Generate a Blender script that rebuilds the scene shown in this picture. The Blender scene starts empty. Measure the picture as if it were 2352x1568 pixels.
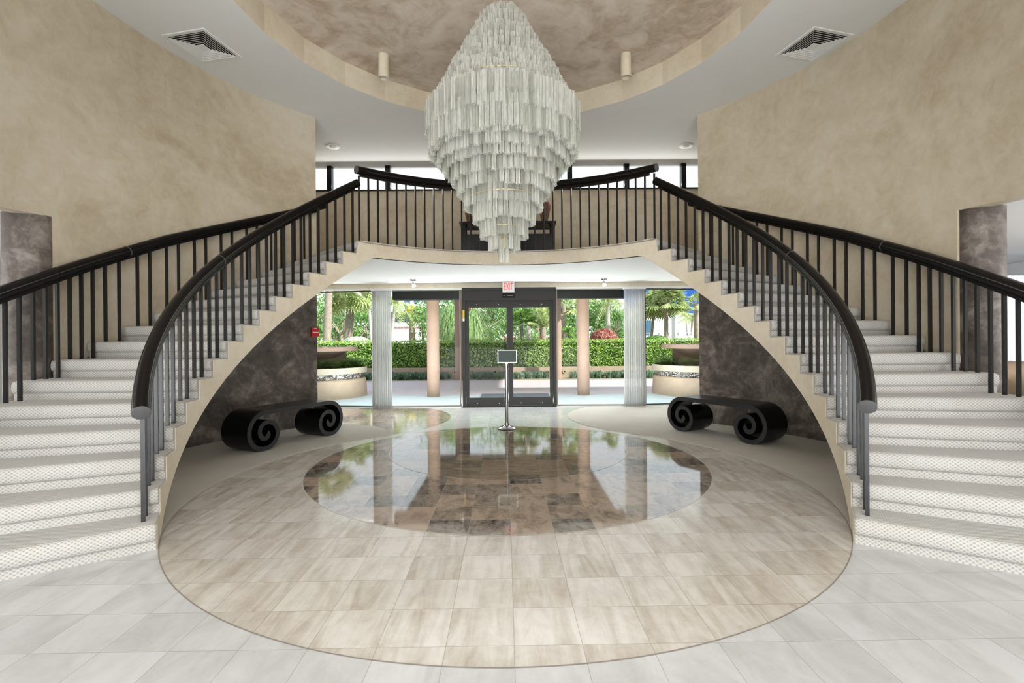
import bpy, bmesh, math, random
from math import sin, cos, pi, radians as RD, degrees as DG, atan2, sqrt, floor
from mathutils import Vector, Matrix
random.seed(7)
S = bpy.context.scene
COL = S.collection
CY = 4.817            # centre of the rotunda (0, CY)
RI, RO, RW = 2.82, 4.405, 4.42   # inner stair radius, outer stair radius, rotunda wall
RISE = 0.1731
ZM, ZS, ZC, ZL = 2.77, 2.56, 5.04, 2.60   # mezzanine floor, its soffit, upper ceiling, side ceiling

# ------------------------------------------------------------------ materials
def newmat(name):
    m = bpy.data.materials.new(name); m.use_nodes = True
    nt = m.node_tree; b = nt.nodes['Principled BSDF']
    return m, nt, b
def N(nt, t, **kw):
    n = nt.nodes.new(t)
    for k, v in kw.items():
        if k in ('operation', 'blend_type', 'data_type', 'feature', 'distance', 'noise_dimensions', 'mode', 'interpolation_type'): setattr(n, k, v)
        else: n.inputs[k].default_value = v
    return n
def L(nt, a, b): nt.links.new(a, b)
def math_(nt, op, a, b=None, clamp=False):
    n = nt.nodes.new('ShaderNodeMath'); n.operation = op; n.use_clamp = clamp
    for i, v in enumerate((a, b)):
        if v is None: continue
        if isinstance(v, (int, float)): n.inputs[i].default_value = v
        else: nt.links.new(v, n.inputs[i])
    return n.outputs[0]
def mix_(nt, fac, a, b, bt='MIX'):
    n = nt.nodes.new('ShaderNodeMix'); n.data_type = 'RGBA'; n.blend_type = bt
    if isinstance(fac, (int, float)): n.inputs[0].default_value = fac
    else: nt.links.new(fac, n.inputs[0])
    for i, v in ((6, a), (7, b)):
        if isinstance(v, (tuple, list)): n.inputs[i].default_value = (*v[:3], 1)
        else: nt.links.new(v, n.inputs[i])
    return n.outputs[2]
def ramp_(nt, fac, stops):
    n = nt.nodes.new('ShaderNodeValToRGB'); r = n.color_ramp
    while len(r.elements) < len(stops): r.elements.new(0.5)
    for e, (p, c) in zip(r.elements, stops): e.position = p; e.color = (*c, 1)
    nt.links.new(fac, n.inputs[0]); return n.outputs[0]
def noise_(nt, vec, scale, detail=4, rough=0.55, dist=0.0):
    n = N(nt, 'ShaderNodeTexNoise', Scale=scale, Detail=detail, Roughness=rough, Distortion=dist)
    if vec is not None: nt.links.new(vec, n.inputs['Vector'])
    return n.outputs['Fac']
def bump_(nt, b, h, strength, dist=0.01):
    n = N(nt, 'ShaderNodeBump', Strength=strength, Distance=dist)
    nt.links.new(h, n.inputs['Height']); nt.links.new(n.outputs[0], b.inputs['Normal'])
def plain(name, col, rough=0.5, metal=0.0, spec=0.5, coat=0.0, var=0.0, scale=6):
    m, nt, b = newmat(name)
    b.inputs['Base Color'].default_value = (*col, 1); b.inputs['Roughness'].default_value = rough
    b.inputs['Metallic'].default_value = metal; b.inputs['Specular IOR Level'].default_value = spec
    b.inputs['Coat Weight'].default_value = coat
    if var:
        p = nt.nodes.new('ShaderNodeNewGeometry').outputs['Position']
        f = noise_(nt, p, scale)
        c = ramp_(nt, f, [(0.3, tuple(x*(1-var) for x in col)), (0.7, tuple(min(1, x*(1+var)) for x in col))])
        L(nt, c, b.inputs['Base Color'])
    return m
def plaster(name, c1, c2, c3, scale=0.9, rough=0.55, bump=0.25, fine=7, spec=0.4, det=6, dr=0.65, dd=0.8):
    m, nt, b = newmat(name)
    p = nt.nodes.new('ShaderNodeNewGeometry').outputs['Position']
    a = noise_(nt, p, scale, 5, 0.6, 1.2); f = noise_(nt, p, fine, det, dr, dd)
    v = math_(nt, 'ADD', math_(nt, 'MULTIPLY', a, 0.62), math_(nt, 'MULTIPLY', f, 0.38))
    c = ramp_(nt, v, [(0.36, c1), (0.5, c2), (0.64, c3)])
    L(nt, c, b.inputs['Base Color']); b.inputs['Roughness'].default_value = rough
    b.inputs['Specular IOR Level'].default_value = spec
    bump_(nt, b, f, bump, 0.01)
    return m

M = {}
M['cream'] = plaster('cream_plaster', (0.46,0.375,0.26), (0.57,0.49,0.36), (0.63,0.575,0.465), 0.8, 0.5, 0.15)
M['cream_light'] = plaster('cream_trim_plaster', (0.66,0.57,0.43), (0.73,0.65,0.51), (0.78,0.71,0.59), 1.5, 0.5, 0.3, 14)
M['dome'] = plaster('recess_plaster', (0.46,0.36,0.26), (0.66,0.56,0.46), (0.75,0.67,0.58), 1.6, 0.6, 0.2, 6)
M['brown'] = plaster('brown_plaster', (0.030,0.022,0.018), (0.11,0.088,0.074), (0.30,0.26,0.23), 2.0, 0.38, 1.0, 12, 0.5, 9, 0.74, 0.5)
M['white'] = plain('white_ceiling', (0.80,0.80,0.79), 0.8, var=0.01)
M['black'] = plain('black_lacquer', (0.004,0.0032,0.0028), 0.2, spec=0.25)
M['bench'] = plain('black_bench_lacquer', (0.003,0.003,0.0035), 0.25, spec=0.3)
M['bench_edge'] = plain('bench_edge_highlight', (0.022,0.023,0.027), 0.35, spec=0.6)  # paler tone puts the edge highlight into the colour
M['baluster'] = plain('black_metal', (0.004,0.004,0.004), 0.32, spec=0.55)
M['capgrey'] = plain('grey_cap', (0.10,0.10,0.105), 0.45)
M['bronze'] = plain('dark_bronze', (0.010,0.009,0.008), 0.4, metal=0.3)
M['bronze_light'] = plain('taupe_aluminium', (0.23,0.20,0.165), 0.4, metal=0.4)
M['alu'] = plain('pale_aluminium', (0.62,0.62,0.62), 0.35, metal=0.6)
M['chrome'] = plain('chrome', (0.42,0.42,0.43), 0.1, metal=1.0)
M['whitepaint'] = plain('white_enamel', (0.80,0.80,0.78), 0.4)
M['void'] = plain('dark_void', (0.012,0.012,0.013), 0.8)
M['slate'] = plain('slate_board', (0.045,0.075,0.07), 0.5)
M['red'] = plain('red_plastic', (0.55,0.01,0.015), 0.35)
M['yellow'] = plain('yellow_sticker', (0.8,0.6,0.05), 0.5)
M['brass'] = plain('brass', (0.75,0.55,0.28), 0.3, metal=0.9)
M['chain'] = plain('bronze_chain', (0.25,0.15,0.07), 0.4, metal=0.8)
M['column_out'] = plain('pink_stucco', (0.33,0.225,0.17), 0.8, var=0.06, scale=3)
M['stucco'] = plain('tan_stucco', (0.44,0.34,0.25), 0.85, var=0.08, scale=4)
M['rim'] = plain('pale_stucco', (0.48,0.43,0.33), 0.8, var=0.05)
M['walkway'] = plain('pale_walkway', (0.42,0.49,0.52), 0.55, var=0.06, scale=3)
M['ground'] = plain('garden_soil', (0.30,0.27,0.18), 0.9, var=0.2)
M['mat'] = plain('grey_mat', (0.10,0.12,0.14), 0.9, var=0.1, scale=30)
M['whitewall'] = plain('white_building', (0.66,0.66,0.67), 0.8)
M['blueglass'] = plain('blue_window', (0.07,0.16,0.24), 0.3)
M['pinkstripe'] = plain('pink_stripe', (0.55,0.10,0.14), 0.6)
M['bark'] = plain('grey_bark', (0.36,0.30,0.24), 0.9, var=0.25, scale=12)
M['bark_white'] = plain('pale_bark', (0.62,0.58,0.54), 0.9, var=0.15, scale=10)
M['sofa'] = plain('tan_upholstery', (0.42,0.31,0.2), 0.8)
M['cushion'] = plain('green_cushion', (0.22,0.26,0.06), 0.8)
M['vase'] = plain('woven_vase', (0.16,0.075,0.04), 0.5, var=0.6, scale=60)

def leafmat(name, c1, c2, c3):
    m, nt, b = newmat(name)
    p = nt.nodes.new('ShaderNodeNewGeometry').outputs['Position']
    f = N(nt, 'ShaderNodeTexWhiteNoise'); 
    q = N(nt, 'ShaderNodeVectorMath', operation='SCALE', Scale=14.0); L(nt, p, q.inputs[0])
    r = N(nt, 'ShaderNodeVectorMath', operation='FLOOR'); L(nt, q.outputs[0], r.inputs[0]); L(nt, r.outputs[0], f.inputs['Vector'])
    c = ramp_(nt, f.outputs['Value'], [(0.0, c1), (0.5, c2), (1.0, c3)])
    L(nt, c, b.inputs['Base Color']); b.inputs['Roughness'].default_value = 0.5
    t = nt.nodes.new('ShaderNodeBsdfTranslucent'); L(nt, c, t.inputs[0])
    mx = nt.nodes.new('ShaderNodeMixShader'); mx.inputs[0].default_value = 0.35
    L(nt, b.outputs[0], mx.inputs[1]); L(nt, t.outputs[0], mx.inputs[2])
    L(nt, mx.outputs[0], nt.nodes['Material Output'].inputs[0])
    return m
M['hedge'] = leafmat('hedge_leaves', (0.10,0.24,0.03), (0.28,0.50,0.07), (0.62,0.75,0.20))
M['tree'] = leafmat('tree_leaves', (0.06,0.16,0.03), (0.16,0.34,0.08), (0.34,0.52,0.16))
M['palm'] = leafmat('palm_leaves', (0.16,0.27,0.09), (0.40,0.50,0.18), (0.75,0.76,0.40))
M['bluegrass'] = leafmat('grass_blades', (0.07,0.15,0.09), (0.16,0.27,0.17), (0.34,0.44,0.30))
M['fern'] = leafmat('fern_leaves', (0.04,0.12,0.02), (0.10,0.27,0.04), (0.40,0.55,0.10))
M['willow'] = leafmat('long_leaves', (0.14,0.28,0.08), (0.34,0.52,0.20), (0.60,0.74,0.38))
M['redleaf'] = leafmat('red_leaves', (0.22,0.05,0.04), (0.45,0.14,0.11), (0.70,0.36,0.28))
M['paleleaf'] = leafmat('pale_leaves', (0.40,0.48,0.32), (0.70,0.76,0.62), (0.92,0.94,0.88))

def glass_mat(name, tint, refl=0.08):
    m, nt, b = newmat(name); nt.nodes.remove(b)
    t = nt.nodes.new('ShaderNodeBsdfTransparent'); t.inputs[0].default_value = (*tint, 1)
    g = nt.nodes.new('ShaderNodeBsdfGlossy'); g.inputs['Roughness'].default_value = 0.0
    lw = nt.nodes.new('ShaderNodeFresnel'); lw.inputs[0].default_value = 1.4
    f = math_(nt, 'MULTIPLY', lw.outputs[0], 0.12, True)
    mx = nt.nodes.new('ShaderNodeMixShader'); L(nt, f, mx.inputs[0])
    L(nt, t.outputs[0], mx.inputs[1]); L(nt, g.outputs[0], mx.inputs[2])
    L(nt, mx.outputs[0], nt.nodes['Material Output'].inputs[0])
    return m
M['glass'] = glass_mat('window_glass', (0.95,0.98,0.97))

def crystal(name='chandelier_glass', k=1.0, tr_=0.45):
    m, nt, b = newmat(name)
    p = nt.nodes.new('ShaderNodeNewGeometry').outputs['Position']
    mp = N(nt, 'ShaderNodeVectorMath', operation='MULTIPLY'); mp.inputs[1].default_value = (1, 1, 0.25); L(nt, p, mp.inputs[0])
    f = noise_(nt, mp.outputs[0], 45, 3, 0.6)
    c = ramp_(nt, f, [(0.35, (0.70*k,0.70*k,0.66*k)), (0.6, (0.96*k,0.96*k,0.93*k))])
    L(nt, c, b.inputs['Base Color']); b.inputs['Roughness'].default_value = 0.06
    b.inputs['Specular IOR Level'].default_value = 1.0
    bump_(nt, b, f, 0.08, 0.004)
    tl = nt.nodes.new('ShaderNodeBsdfTranslucent'); L(nt, c, tl.inputs[0])
    tr = nt.nodes.new('ShaderNodeBsdfTransparent'); tr.inputs[0].default_value = (0.97,0.98,0.95,1)
    m1 = nt.nodes.new('ShaderNodeMixShader'); m1.inputs[0].default_value = 0.5
    L(nt, b.outputs[0], m1.inputs[1]); L(nt, tl.outputs[0], m1.inputs[2])
    m2 = nt.nodes.new('ShaderNodeMixShader'); m2.inputs[0].default_value = tr_
    L(nt, m1.outputs[0], m2.inputs[1]); L(nt, tr.outputs[0], m2.inputs[2])
    L(nt, m2.outputs[0], nt.nodes['Material Output'].inputs[0])
    return m
M['crystal'] = crystal(); M['crystal_grey'] = crystal('chandelier_glass_grey', 0.86, 0.5); M['crystal_clear'] = crystal('chandelier_glass_clear', 0.9, 0.75); CR = ['crystal', 'crystal_grey', 'crystal_clear']
def sheer():
    m, nt, b = newmat('sheer_fabric')
    b.inputs['Base Color'].default_value = (0.54,0.53,0.50,1); b.inputs['Roughness'].default_value = 0.9
    tl = nt.nodes.new('ShaderNodeBsdfTranslucent'); tl.inputs[0].default_value = (0.50,0.50,0.49,1)
    m1 = nt.nodes.new('ShaderNodeMixShader'); m1.inputs[0].default_value = 0.4
    L(nt, b.outputs[0], m1.inputs[1]); L(nt, tl.outputs[0], m1.inputs[2])
    tr = nt.nodes.new('ShaderNodeBsdfTransparent')
    m2 = nt.nodes.new('ShaderNodeMixShader'); m2.inputs[0].default_value = 0.12
    L(nt, m1.outputs[0], m2.inputs[1]); L(nt, tr.outputs[0], m2.inputs[2])
    L(nt, m2.outputs[0], nt.nodes['Material Output'].inputs[0]); return m
M['sheer'] = sheer()
def emit(name, col, st):
    m, nt, b = newmat(name)
    b.inputs['Base Color'].default_value = (*col, 1)
    b.inputs['Emission Color'].default_value = (*col, 1); b.inputs['Emission Strength'].default_value = st
    return m
M['lamp'] = emit('lamp_glow', (1.0, 0.85, 0.65), 2.5)
M['exitred'] = emit('exit_red', (0.9, 0.025, 0.01), 0.5)
M['curtain_glow'] = emit('glowing_curtain', (0.86, 0.90, 1.0), 0.28)  # daylight on the lounge curtain is put in as its own emission

TH0, TX, TY, TT = 0.0109, 0.0475, 2.155, 0.305     # tile grid: turn, origin, size
def tile(name, dark, light, streak, grout, rough, style):
    m, nt, b = newmat(name)
    p = nt.nodes.new('ShaderNodeNewGeometry').outputs['Position']
    mp = nt.nodes.new('ShaderNodeMapping'); mp.vector_type = 'TEXTURE'
    mp.inputs['Location'].default_value = (TX, TY, 0); mp.inputs['Rotation'].default_value = (0, 0, TH0)
    mp.inputs['Scale'].default_value = (TT, TT, TT); L(nt, p, mp.inputs['Vector'])
    fl = N(nt, 'ShaderNodeVectorMath', operation='FLOOR'); L(nt, mp.outputs[0], fl.inputs[0])
    sx = nt.nodes.new('ShaderNodeSeparateXYZ'); L(nt, fl.outputs[0], sx.inputs[0])
    cb = nt.nodes.new('ShaderNodeCombineXYZ'); L(nt, sx.outputs[0], cb.inputs[0]); L(nt, sx.outputs[1], cb.inputs[1])
    wn = nt.nodes.new('ShaderNodeTexWhiteNoise'); L(nt, cb.outputs[0], wn.inputs['Vector'])
    off = N(nt, 'ShaderNodeVectorMath', operation='SCALE', Scale=37.0); L(nt, wn.outputs['Color'], off.inputs[0])
    ad = N(nt, 'ShaderNodeVectorMath', operation='ADD'); L(nt, p, ad.inputs[0]); L(nt, off.outputs[0], ad.inputs[1])
    st = N(nt, 'ShaderNodeVectorMath', operation='MULTIPLY'); st.inputs[1].default_value = streak; L(nt, ad.outputs[0], st.inputs[0])
    f = noise_(nt, st.outputs[0], 1.0, 6, 0.62, 0.9)
    f2 = noise_(nt, ad.outputs[0], 9.0 if style != 'dark' else 22.0, 5, 0.7, 0.6)
    tv = math_(nt, 'MULTIPLY', math_(nt, 'SUBTRACT', wn.outputs['Value'], 0.5), 0.12 if style != 'dark' else 0.20)
    v = math_(nt, 'ADD', math_(nt, 'ADD', math_(nt, 'MULTIPLY', f, 0.7), math_(nt, 'MULTIPLY', f2, 0.3)), tv, True)
    c = ramp_(nt, v, [(0.30, dark), (0.60, light)])
    if style == 'dark':
        hue = ramp_(nt, wn.outputs['Value'], [(0.0, (0.75,0.78,0.80)), (0.5, (1.0,0.93,0.86)), (1.0, (1.0,0.88,0.80))])
        c = mix_(nt, 1.0, c, hue, 'MULTIPLY')
        vn = noise_(nt, ad.outputs[0], 7.0, 8, 0.75, 2.5)
        line = math_(nt, 'LESS_THAN', math_(nt, 'ABSOLUTE', math_(nt, 'SUBTRACT', vn, 0.5)), 0.006)
        c = mix_(nt, math_(nt, 'MULTIPLY', line, 0.5), c, (0.55,0.52,0.48))
    fr = N(nt, 'ShaderNodeVectorMath', operation='FRACTION'); L(nt, mp.outputs[0], fr.inputs[0])
    sf = nt.nodes.new('ShaderNodeSeparateXYZ'); L(nt, fr.outputs[0], sf.inputs[0])
    def edge(o):
        a = math_(nt, 'ABSOLUTE', math_(nt, 'SUBTRACT', o, 0.5)); return math_(nt, 'GREATER_THAN', a, 0.4945)
    g = math_(nt, 'MAXIMUM', edge(sf.outputs[0]), edge(sf.outputs[1]))
    c = mix_(nt, math_(nt, 'MULTIPLY', g, 0.55), c, grout)
    L(nt, c, b.inputs['Base Color']); b.inputs['Roughness'].default_value = rough
    b.inputs['Specular IOR Level'].default_value = 0.5 if style != 'dark' else 0.6
    if style == 'dark':
        pass
    return m
M['tile_white'] = tile('white_marble', (0.50,0.495,0.48), (0.64,0.64,0.64), (5, 1.6, 1), (0.25,0.24,0.22), 0.16, 'l')
M['tile_beige'] = tile('beige_travertine', (0.42,0.355,0.285), (0.67,0.635,0.58), (10, 1.3, 1), (0.22,0.19,0.16), 0.17, 'l')
M['tile_dark'] = tile('dark_marble', (0.07,0.055,0.045), (0.42,0.36,0.30), (9, 4, 1), (0.45,0.42,0.38), 0.05, 'dark')
M['tile_core'] = tile('brown_marble', (0.09,0.075,0.055), (0.30,0.25,0.19), (3, 12, 1), (0.10,0.09,0.08), 0.05, 'dark')
M['tile_taupe'] = tile('taupe_marble', (0.20,0.15,0.115), (0.42,0.34,0.28), (9, 3, 1), (0.15,0.13,0.11), 0.06, 'l')

def carpet(name, uv, pu, pv, c1, c2, bump):
    m, nt, b = newmat(name)
    if uv: src = nt.nodes.new('ShaderNodeUVMap').outputs[0]
    else: src = nt.nodes.new('ShaderNodeNewGeometry').outputs['Position']
    s = nt.nodes.new('ShaderNodeSeparateXYZ'); L(nt, src, s.inputs[0])
    wob = noise_(nt, src, 30, 2)
    u = math_(nt, 'ADD', math_(nt, 'MULTIPLY', s.outputs[0], 2*pi/pu), math_(nt, 'MULTIPLY', wob, 1.2))
    v = math_(nt, 'MULTIPLY', s.outputs[1], 2*pi/pv)
    w = math_(nt, 'MULTIPLY', math_(nt, 'SINE', u), math_(nt, 'SINE', v))
    w = math_(nt, 'ADD', math_(nt, 'MULTIPLY', w, 0.5), 0.5)
    n = noise_(nt, src, 160, 3, 0.7)
    n2 = noise_(nt, src, 2.5, 3, 0.6)
    f = math_(nt, 'ADD', math_(nt, 'MULTIPLY', w, 0.72), math_(nt, 'MULTIPLY', n, 0.28))
    c = ramp_(nt, f, [(0.22, c1), (0.55, c2)])
    c = mix_(nt, 0.35, c, ramp_(nt, n2, [(0.3, (0.82,0.80,0.77)), (0.7, (1, 1, 1))]), 'MULTIPLY')
    L(nt, c, b.inputs['Base Color']); b.inputs['Roughness'].default_value = 0.95; b.inputs['Specular IOR Level'].default_value = 0.1
    bump_(nt, b, f, bump, 0.006)
    return m
M['carpet'] = carpet('basket_carpet', True, 0.030, 0.024, (0.41,0.38,0.34), (0.62,0.61,0.59), 0.6)
M['carpet_floor'] = carpet('woven_carpet', False, 0.016, 0.014, (0.38,0.345,0.30), (0.60,0.57,0.52), 0.4)

def paver():
    m, nt, b = newmat('lavender_pavers')
    p = nt.nodes.new('ShaderNodeNewGeometry').outputs['Position']
    br = N(nt, 'ShaderNodeTexBrick', Scale=4.0); L(nt, p, br.inputs['Vector'])
    br.inputs['Color1'].default_value = (0.50,0.43,0.46,1); br.inputs['Color2'].default_value = (0.60,0.53,0.56,1)
    br.inputs['Mortar'].default_value = (0.42,0.38,0.40,1); br.inputs['Mortar Size'].default_value = 0.01
    L(nt, br.outputs[0], b.inputs['Base Color']); b.inputs['Roughness'].default_value = 0.6
    return m
M['paver'] = paver()
def mosaic():
    m, nt, b = newmat('mosaic_tiles')
    p = nt.nodes.new('ShaderNodeNewGeometry').outputs['Position']
    v = N(nt, 'ShaderNodeTexVoronoi', Scale=32.0); L(nt, p, v.inputs['Vector'])
    w = nt.nodes.new('ShaderNodeTexWhiteNoise'); L(nt, v.outputs['Color'], w.inputs['Vector'])
    L(nt, ramp_(nt, w.outputs['Value'], [(0, (0.02,0.02,0.03)), (0.6, (0.25,0.22,0.2)), (1, (0.8,0.78,0.75))]), b.inputs['Base Color'])
    b.inputs['Roughness'].default_value = 0.2; return m
M['mosaic'] = mosaic()

# ------------------------------------------------------------------ mesh helpers
class MB:
    def __init__(s): s.v = []; s.f = []; s.uv = []; s.mi = []; s.hasuv = False
    def add(s, vs, fs, uvs=None, mi=0):
        o = len(s.v); s.v += [tuple(v) for v in vs]
        for i, f in enumerate(fs):
            s.f.append([o+k for k in f]); s.mi.append(mi)
            if uvs: s.hasuv = True; s.uv.append([uvs[k] for k in f])
            else: s.uv.append(None)
        return s
    def box(s, x0, x1, y0, y1, z0, z1, mi=0, mat=None):
        vs = [Vector((x, y, z)) for x in (x0, x1) for y in (y0, y1) for z in (z0, z1)]
        if mat: vs = [mat @ v for v in vs]
        return s.add(vs, [(0,1,3,2), (4,6,7,5), (0,4,5,1), (2,3,7,6), (0,2,6,4), (1,5,7,3)], mi=mi)
    def cyl(s, x, y, z0, z1, r, n=24, r2=None, caps=True, mi=0):
        r2 = r if r2 is None else r2
        vs = [(x+r*cos(2*pi*i/n), y+r*sin(2*pi*i/n), z0) for i in range(n)] + [(x+r2*cos(2*pi*i/n), y+r2*sin(2*pi*i/n), z1) for i in range(n)]
        fs = [(i, (i+1) % n, n+(i+1) % n, n+i) for i in range(n)]
        if caps: fs += [tuple(range(n-1, -1, -1)), tuple(range(n, 2*n))]
        return s.add(vs, fs, mi=mi)
    def revolve(s, x, y, prof, n=32, caps=True):
        vs = [(x+r*cos(2*pi*i/n), y+r*sin(2*pi*i/n), z) for r, z in prof for i in range(n)]
        fs = [(j*n+i, j*n+(i+1) % n, (j+1)*n+(i+1) % n, (j+1)*n+i) for j in range(len(prof)-1) for i in range(n)]
        if caps: fs += [tuple(range(n-1, -1, -1)), tuple(range((len(prof)-1)*n, len(prof)*n))]
        return s.add(vs, fs)
    def sweep(s, path, prof, up=(0,0,1), caps=True, scale=None):
        """prof: closed list of (side, up) offsets carried along path"""
        n = len(prof); up = Vector(up); vs = []
        P = [Vector(p) for p in path]
        for i, p in enumerate(P):
            t = (P[min(i+1, len(P)-1)]-P[max(i-1, 0)]).normalized()
            sd = t.cross(up); sd = sd.normalized() if sd.length > 1e-4 else Vector((1,0,0))
            u = sd.cross(t).normalized(); k = scale[i] if scale else 1
            for a, b in prof: vs.append(p+sd*a*k+u*b*k)
        fs = [(j*n+i, j*n+(i+1) % n, (j+1)*n+(i+1) % n, (j+1)*n+i) for j in range(len(P)-1) for i in range(n)]
        if caps: fs += [tuple(range(n-1, -1, -1)), tuple(range((len(P)-1)*n, len(P)*n))]
        return s.add(vs, fs)
    def tube(s, path, r, n=12, caps=True, scale=None, up=(0,0,1)):
        return s.sweep(path, [(r*cos(2*pi*i/n), r*sin(2*pi*i/n)) for i in range(n)], up, caps, scale)
    def poly(s, pts, z, h=0):
        n = len(pts)
        if not h: return s.add([(x, y, z) for x, y in pts], [tuple(range(n))])
        vs = [(x, y, z) for x, y in pts]+[(x, y, z+h) for x, y in pts]
        return s.add(vs, [tuple(range(n-1, -1, -1)), tuple(range(n, 2*n))]+[(i, (i+1) % n, n+(i+1) % n, n+i) for i in range(n)])
    def build(s, name, mats, parent=None, smooth=False, recalc=True, loc=None, world=True):
        me = bpy.data.meshes.new(name)
        org = Vector(loc) if loc else Vector((0,0,0))
        me.from_pydata([tuple(Vector(v)-org) for v in s.v], [], s.f)
        mats = mats if isinstance(mats, (list, tuple)) else [mats]
        for m in mats: me.materials.append(M[m] if isinstance(m, str) else m)
        for p, k in zip(me.polygons, s.mi): p.material_index = k; p.use_smooth = bool(smooth)
        if s.hasuv:
            ul = me.uv_layers.new(name='UVMap'); i = 0
            for u, f in zip(s.uv, s.f):
                for k in range(len(f)):
                    ul.data[i].uv = u[k] if u else (0, 0); i += 1
        if recalc:
            bm = bmesh.new(); bm.from_mesh(me); bmesh.ops.recalc_face_normals(bm, faces=bm.faces); bm.to_mesh(me); bm.free()
        if smooth and smooth is not True:
            me.shade_smooth() if hasattr(me, 'shade_smooth') else None
            for e in me.edges: pass
            try: me.set_sharp_from_angle(angle=RD(smooth))
            except Exception: pass
        o = bpy.data.objects.new(name, me); COL.objects.link(o); o.location = org
        if parent:
            o.parent = parent; o.matrix_parent_inverse = Matrix.Identity(4); o.location = org-wl(parent)
        return o
def wl(o):
    v = Vector(o.location); p = o.parent
    while p: v = v+Vector(p.location); p = p.parent
    return v
def tag(o, label=None, cat=None, group=None, kind=None):
    if label: o['label'] = label
    if cat: o['category'] = cat
    if group: o['group'] = group
    if kind: o['kind'] = kind
    return o
def thing(name, label, cat, loc=(0,0,0), group=None):
    o = bpy.data.objects.new(name, None); COL.objects.link(o); o.location = loc; o.empty_display_size = 0.1
    return tag(o, label, cat, group)
def struct(mb, name, mats, parent=None, label=None, **k):
    o = mb.build(name, mats, parent, **k)
    if not parent: o['kind'] = 'structure'
    if label: o['label'] = label
    return o
def dup(o, loc, parent=None):
    """copy of a thing and all its parts"""
    c = o.copy(); COL.objects.link(c)
    if parent is None: c.location = loc
    else: c.parent = parent
    for ch in list(o.children): dup(ch, None, c)
    return c
def pol(r, deg, sx=1): return (sx*r*cos(RD(deg)), CY+r*sin(RD(deg)))
def arc(r, a, b, n, sx=1): return [pol(r, a+(b-a)*i/n, sx) for i in range(n+1)]
def arcc(cx, cy, r, a, b, n): return [(cx+r*cos(RD(a+(b-a)*i/n)), cy+r*sin(RD(a+(b-a)*i/n))) for i in range(n+1)]

# ------------------------------------------------------------------ camera, sky, lights
cam = bpy.data.objects.new('camera', bpy.data.cameras.new('camera')); COL.objects.link(cam)
cam.data.sensor_width = 36.0; cam.data.lens = 1112.2*36/2352; cam.data.clip_start = 0.05; cam.data.clip_end = 500
cam.matrix_world = Matrix.Translation((0.044, 0, 1.357)) @ Matrix.Rotation(-0.002, 4, 'Z') @ Matrix.Rotation(pi/2-0.0009, 4, 'X') @ Matrix.Rotation(-0.008, 4, 'Z')
S.camera = cam
W = bpy.data.worlds.new('sky'); S.world = W; W.use_nodes = True
nt = W.node_tree; bg = nt.nodes['Background']
tc = nt.nodes.new('ShaderNodeTexCoord'); sp = nt.nodes.new('ShaderNodeSeparateXYZ'); L(nt, tc.outputs['Generated'], sp.inputs[0])
sky = ramp_(nt, sp.outputs[2], [(0.0, (0.10,0.22,0.55)), (0.08, (0.035,0.12,0.46)), (0.125, (0.06,0.16,0.50)), (0.17, (0.85,0.90,0.97)), (0.5, (0.80,0.84,0.92)), (1.0, (0.75,0.82,0.95))])
L(nt, sky, bg.inputs[0]); bg.inputs[1].default_value = 1.0
def sun(rot, st, ang, col):
    d = bpy.data.lights.new('sun', 'SUN'); d.energy = st; d.angle = RD(ang); d.color = col
    o = bpy.data.objects.new('sun', d); COL.objects.link(o)
    o.rotation_euler = Vector(rot).to_track_quat('-Z', 'Y').to_euler(); return o
sun((-0.62, 0.42, -0.62), 4.6, 2.0, (1.0, 0.95, 0.86))
def area(name, loc, direction, sx, sy, power, col=(1,1,1), spread=180):
    d = bpy.data.lights.new(name, 'AREA'); d.shape = 'RECTANGLE'; d.size = sx; d.size_y = sy; d.energy = power; d.color = col; d.spread = RD(spread)
    o = bpy.data.objects.new(name, d); COL.objects.link(o); o.location = loc
    o.rotation_euler = Vector(direction).to_track_quat('-Z', 'Y').to_euler(); return o
area('rear_wall_fill', (0, -4.7, 2.7), (0, 1, 0), 7.0, 4.0, 62, (0.94, 0.97, 1.0))  # unseen fill lamp added by the solid wall behind the camera, no window there
area('rear_up_fill', (0, -3.0, 0.3), (0, 0.45, 0.9), 8.0, 3.4, 600, (0.94, 0.97, 1.0))  # added upward fill lamp, unseen, lifts the ceiling and upper walls
area('hall_down_fill', (0, -1.6, 5.0), (0, 0.12, -1), 6.5, 3.0, 120, (0.92, 0.96, 1.0))  # overhead fill lamp added behind the camera to brighten the treads
area('entrance_up_fill', (0, 10.78, 0.04), (0, 0.0, 1), 7.6, 0.8, 170, (0.97, 0.98, 1.0))  # unseen lamp added near the ground to light the gallery soffit
area('entrance_down_fill', (0, 10.95, 2.92), (0, -0.62, -0.78), 7.4, 0.5, 260, (0.97, 0.985, 1.0))  # added lamp standing in for daylight on the floor by the doors
area('gallery_window_fill', (0, 10.04, 4.76), (0, -1, -0.5), 8.0, 0.4, 30, (1.0, 0.98, 0.94))  # lamp added inside the gallery panes, standing in for their daylight
area('lounge_fill_right', (7.9, 3.0, 1.5), (-1, 0, 0), 4.0, 1.8, 60, (1.0, 0.97, 0.93))  # assumed lamp, out of view, added to brighten the right lounge and column
area('lounge_fill_left', (-7.9, 3.0, 1.5), (1, 0, 0), 4.0, 1.8, 60, (1.0, 0.97, 0.93))  # extra lamp added out of view to light the left lounge and column

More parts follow.
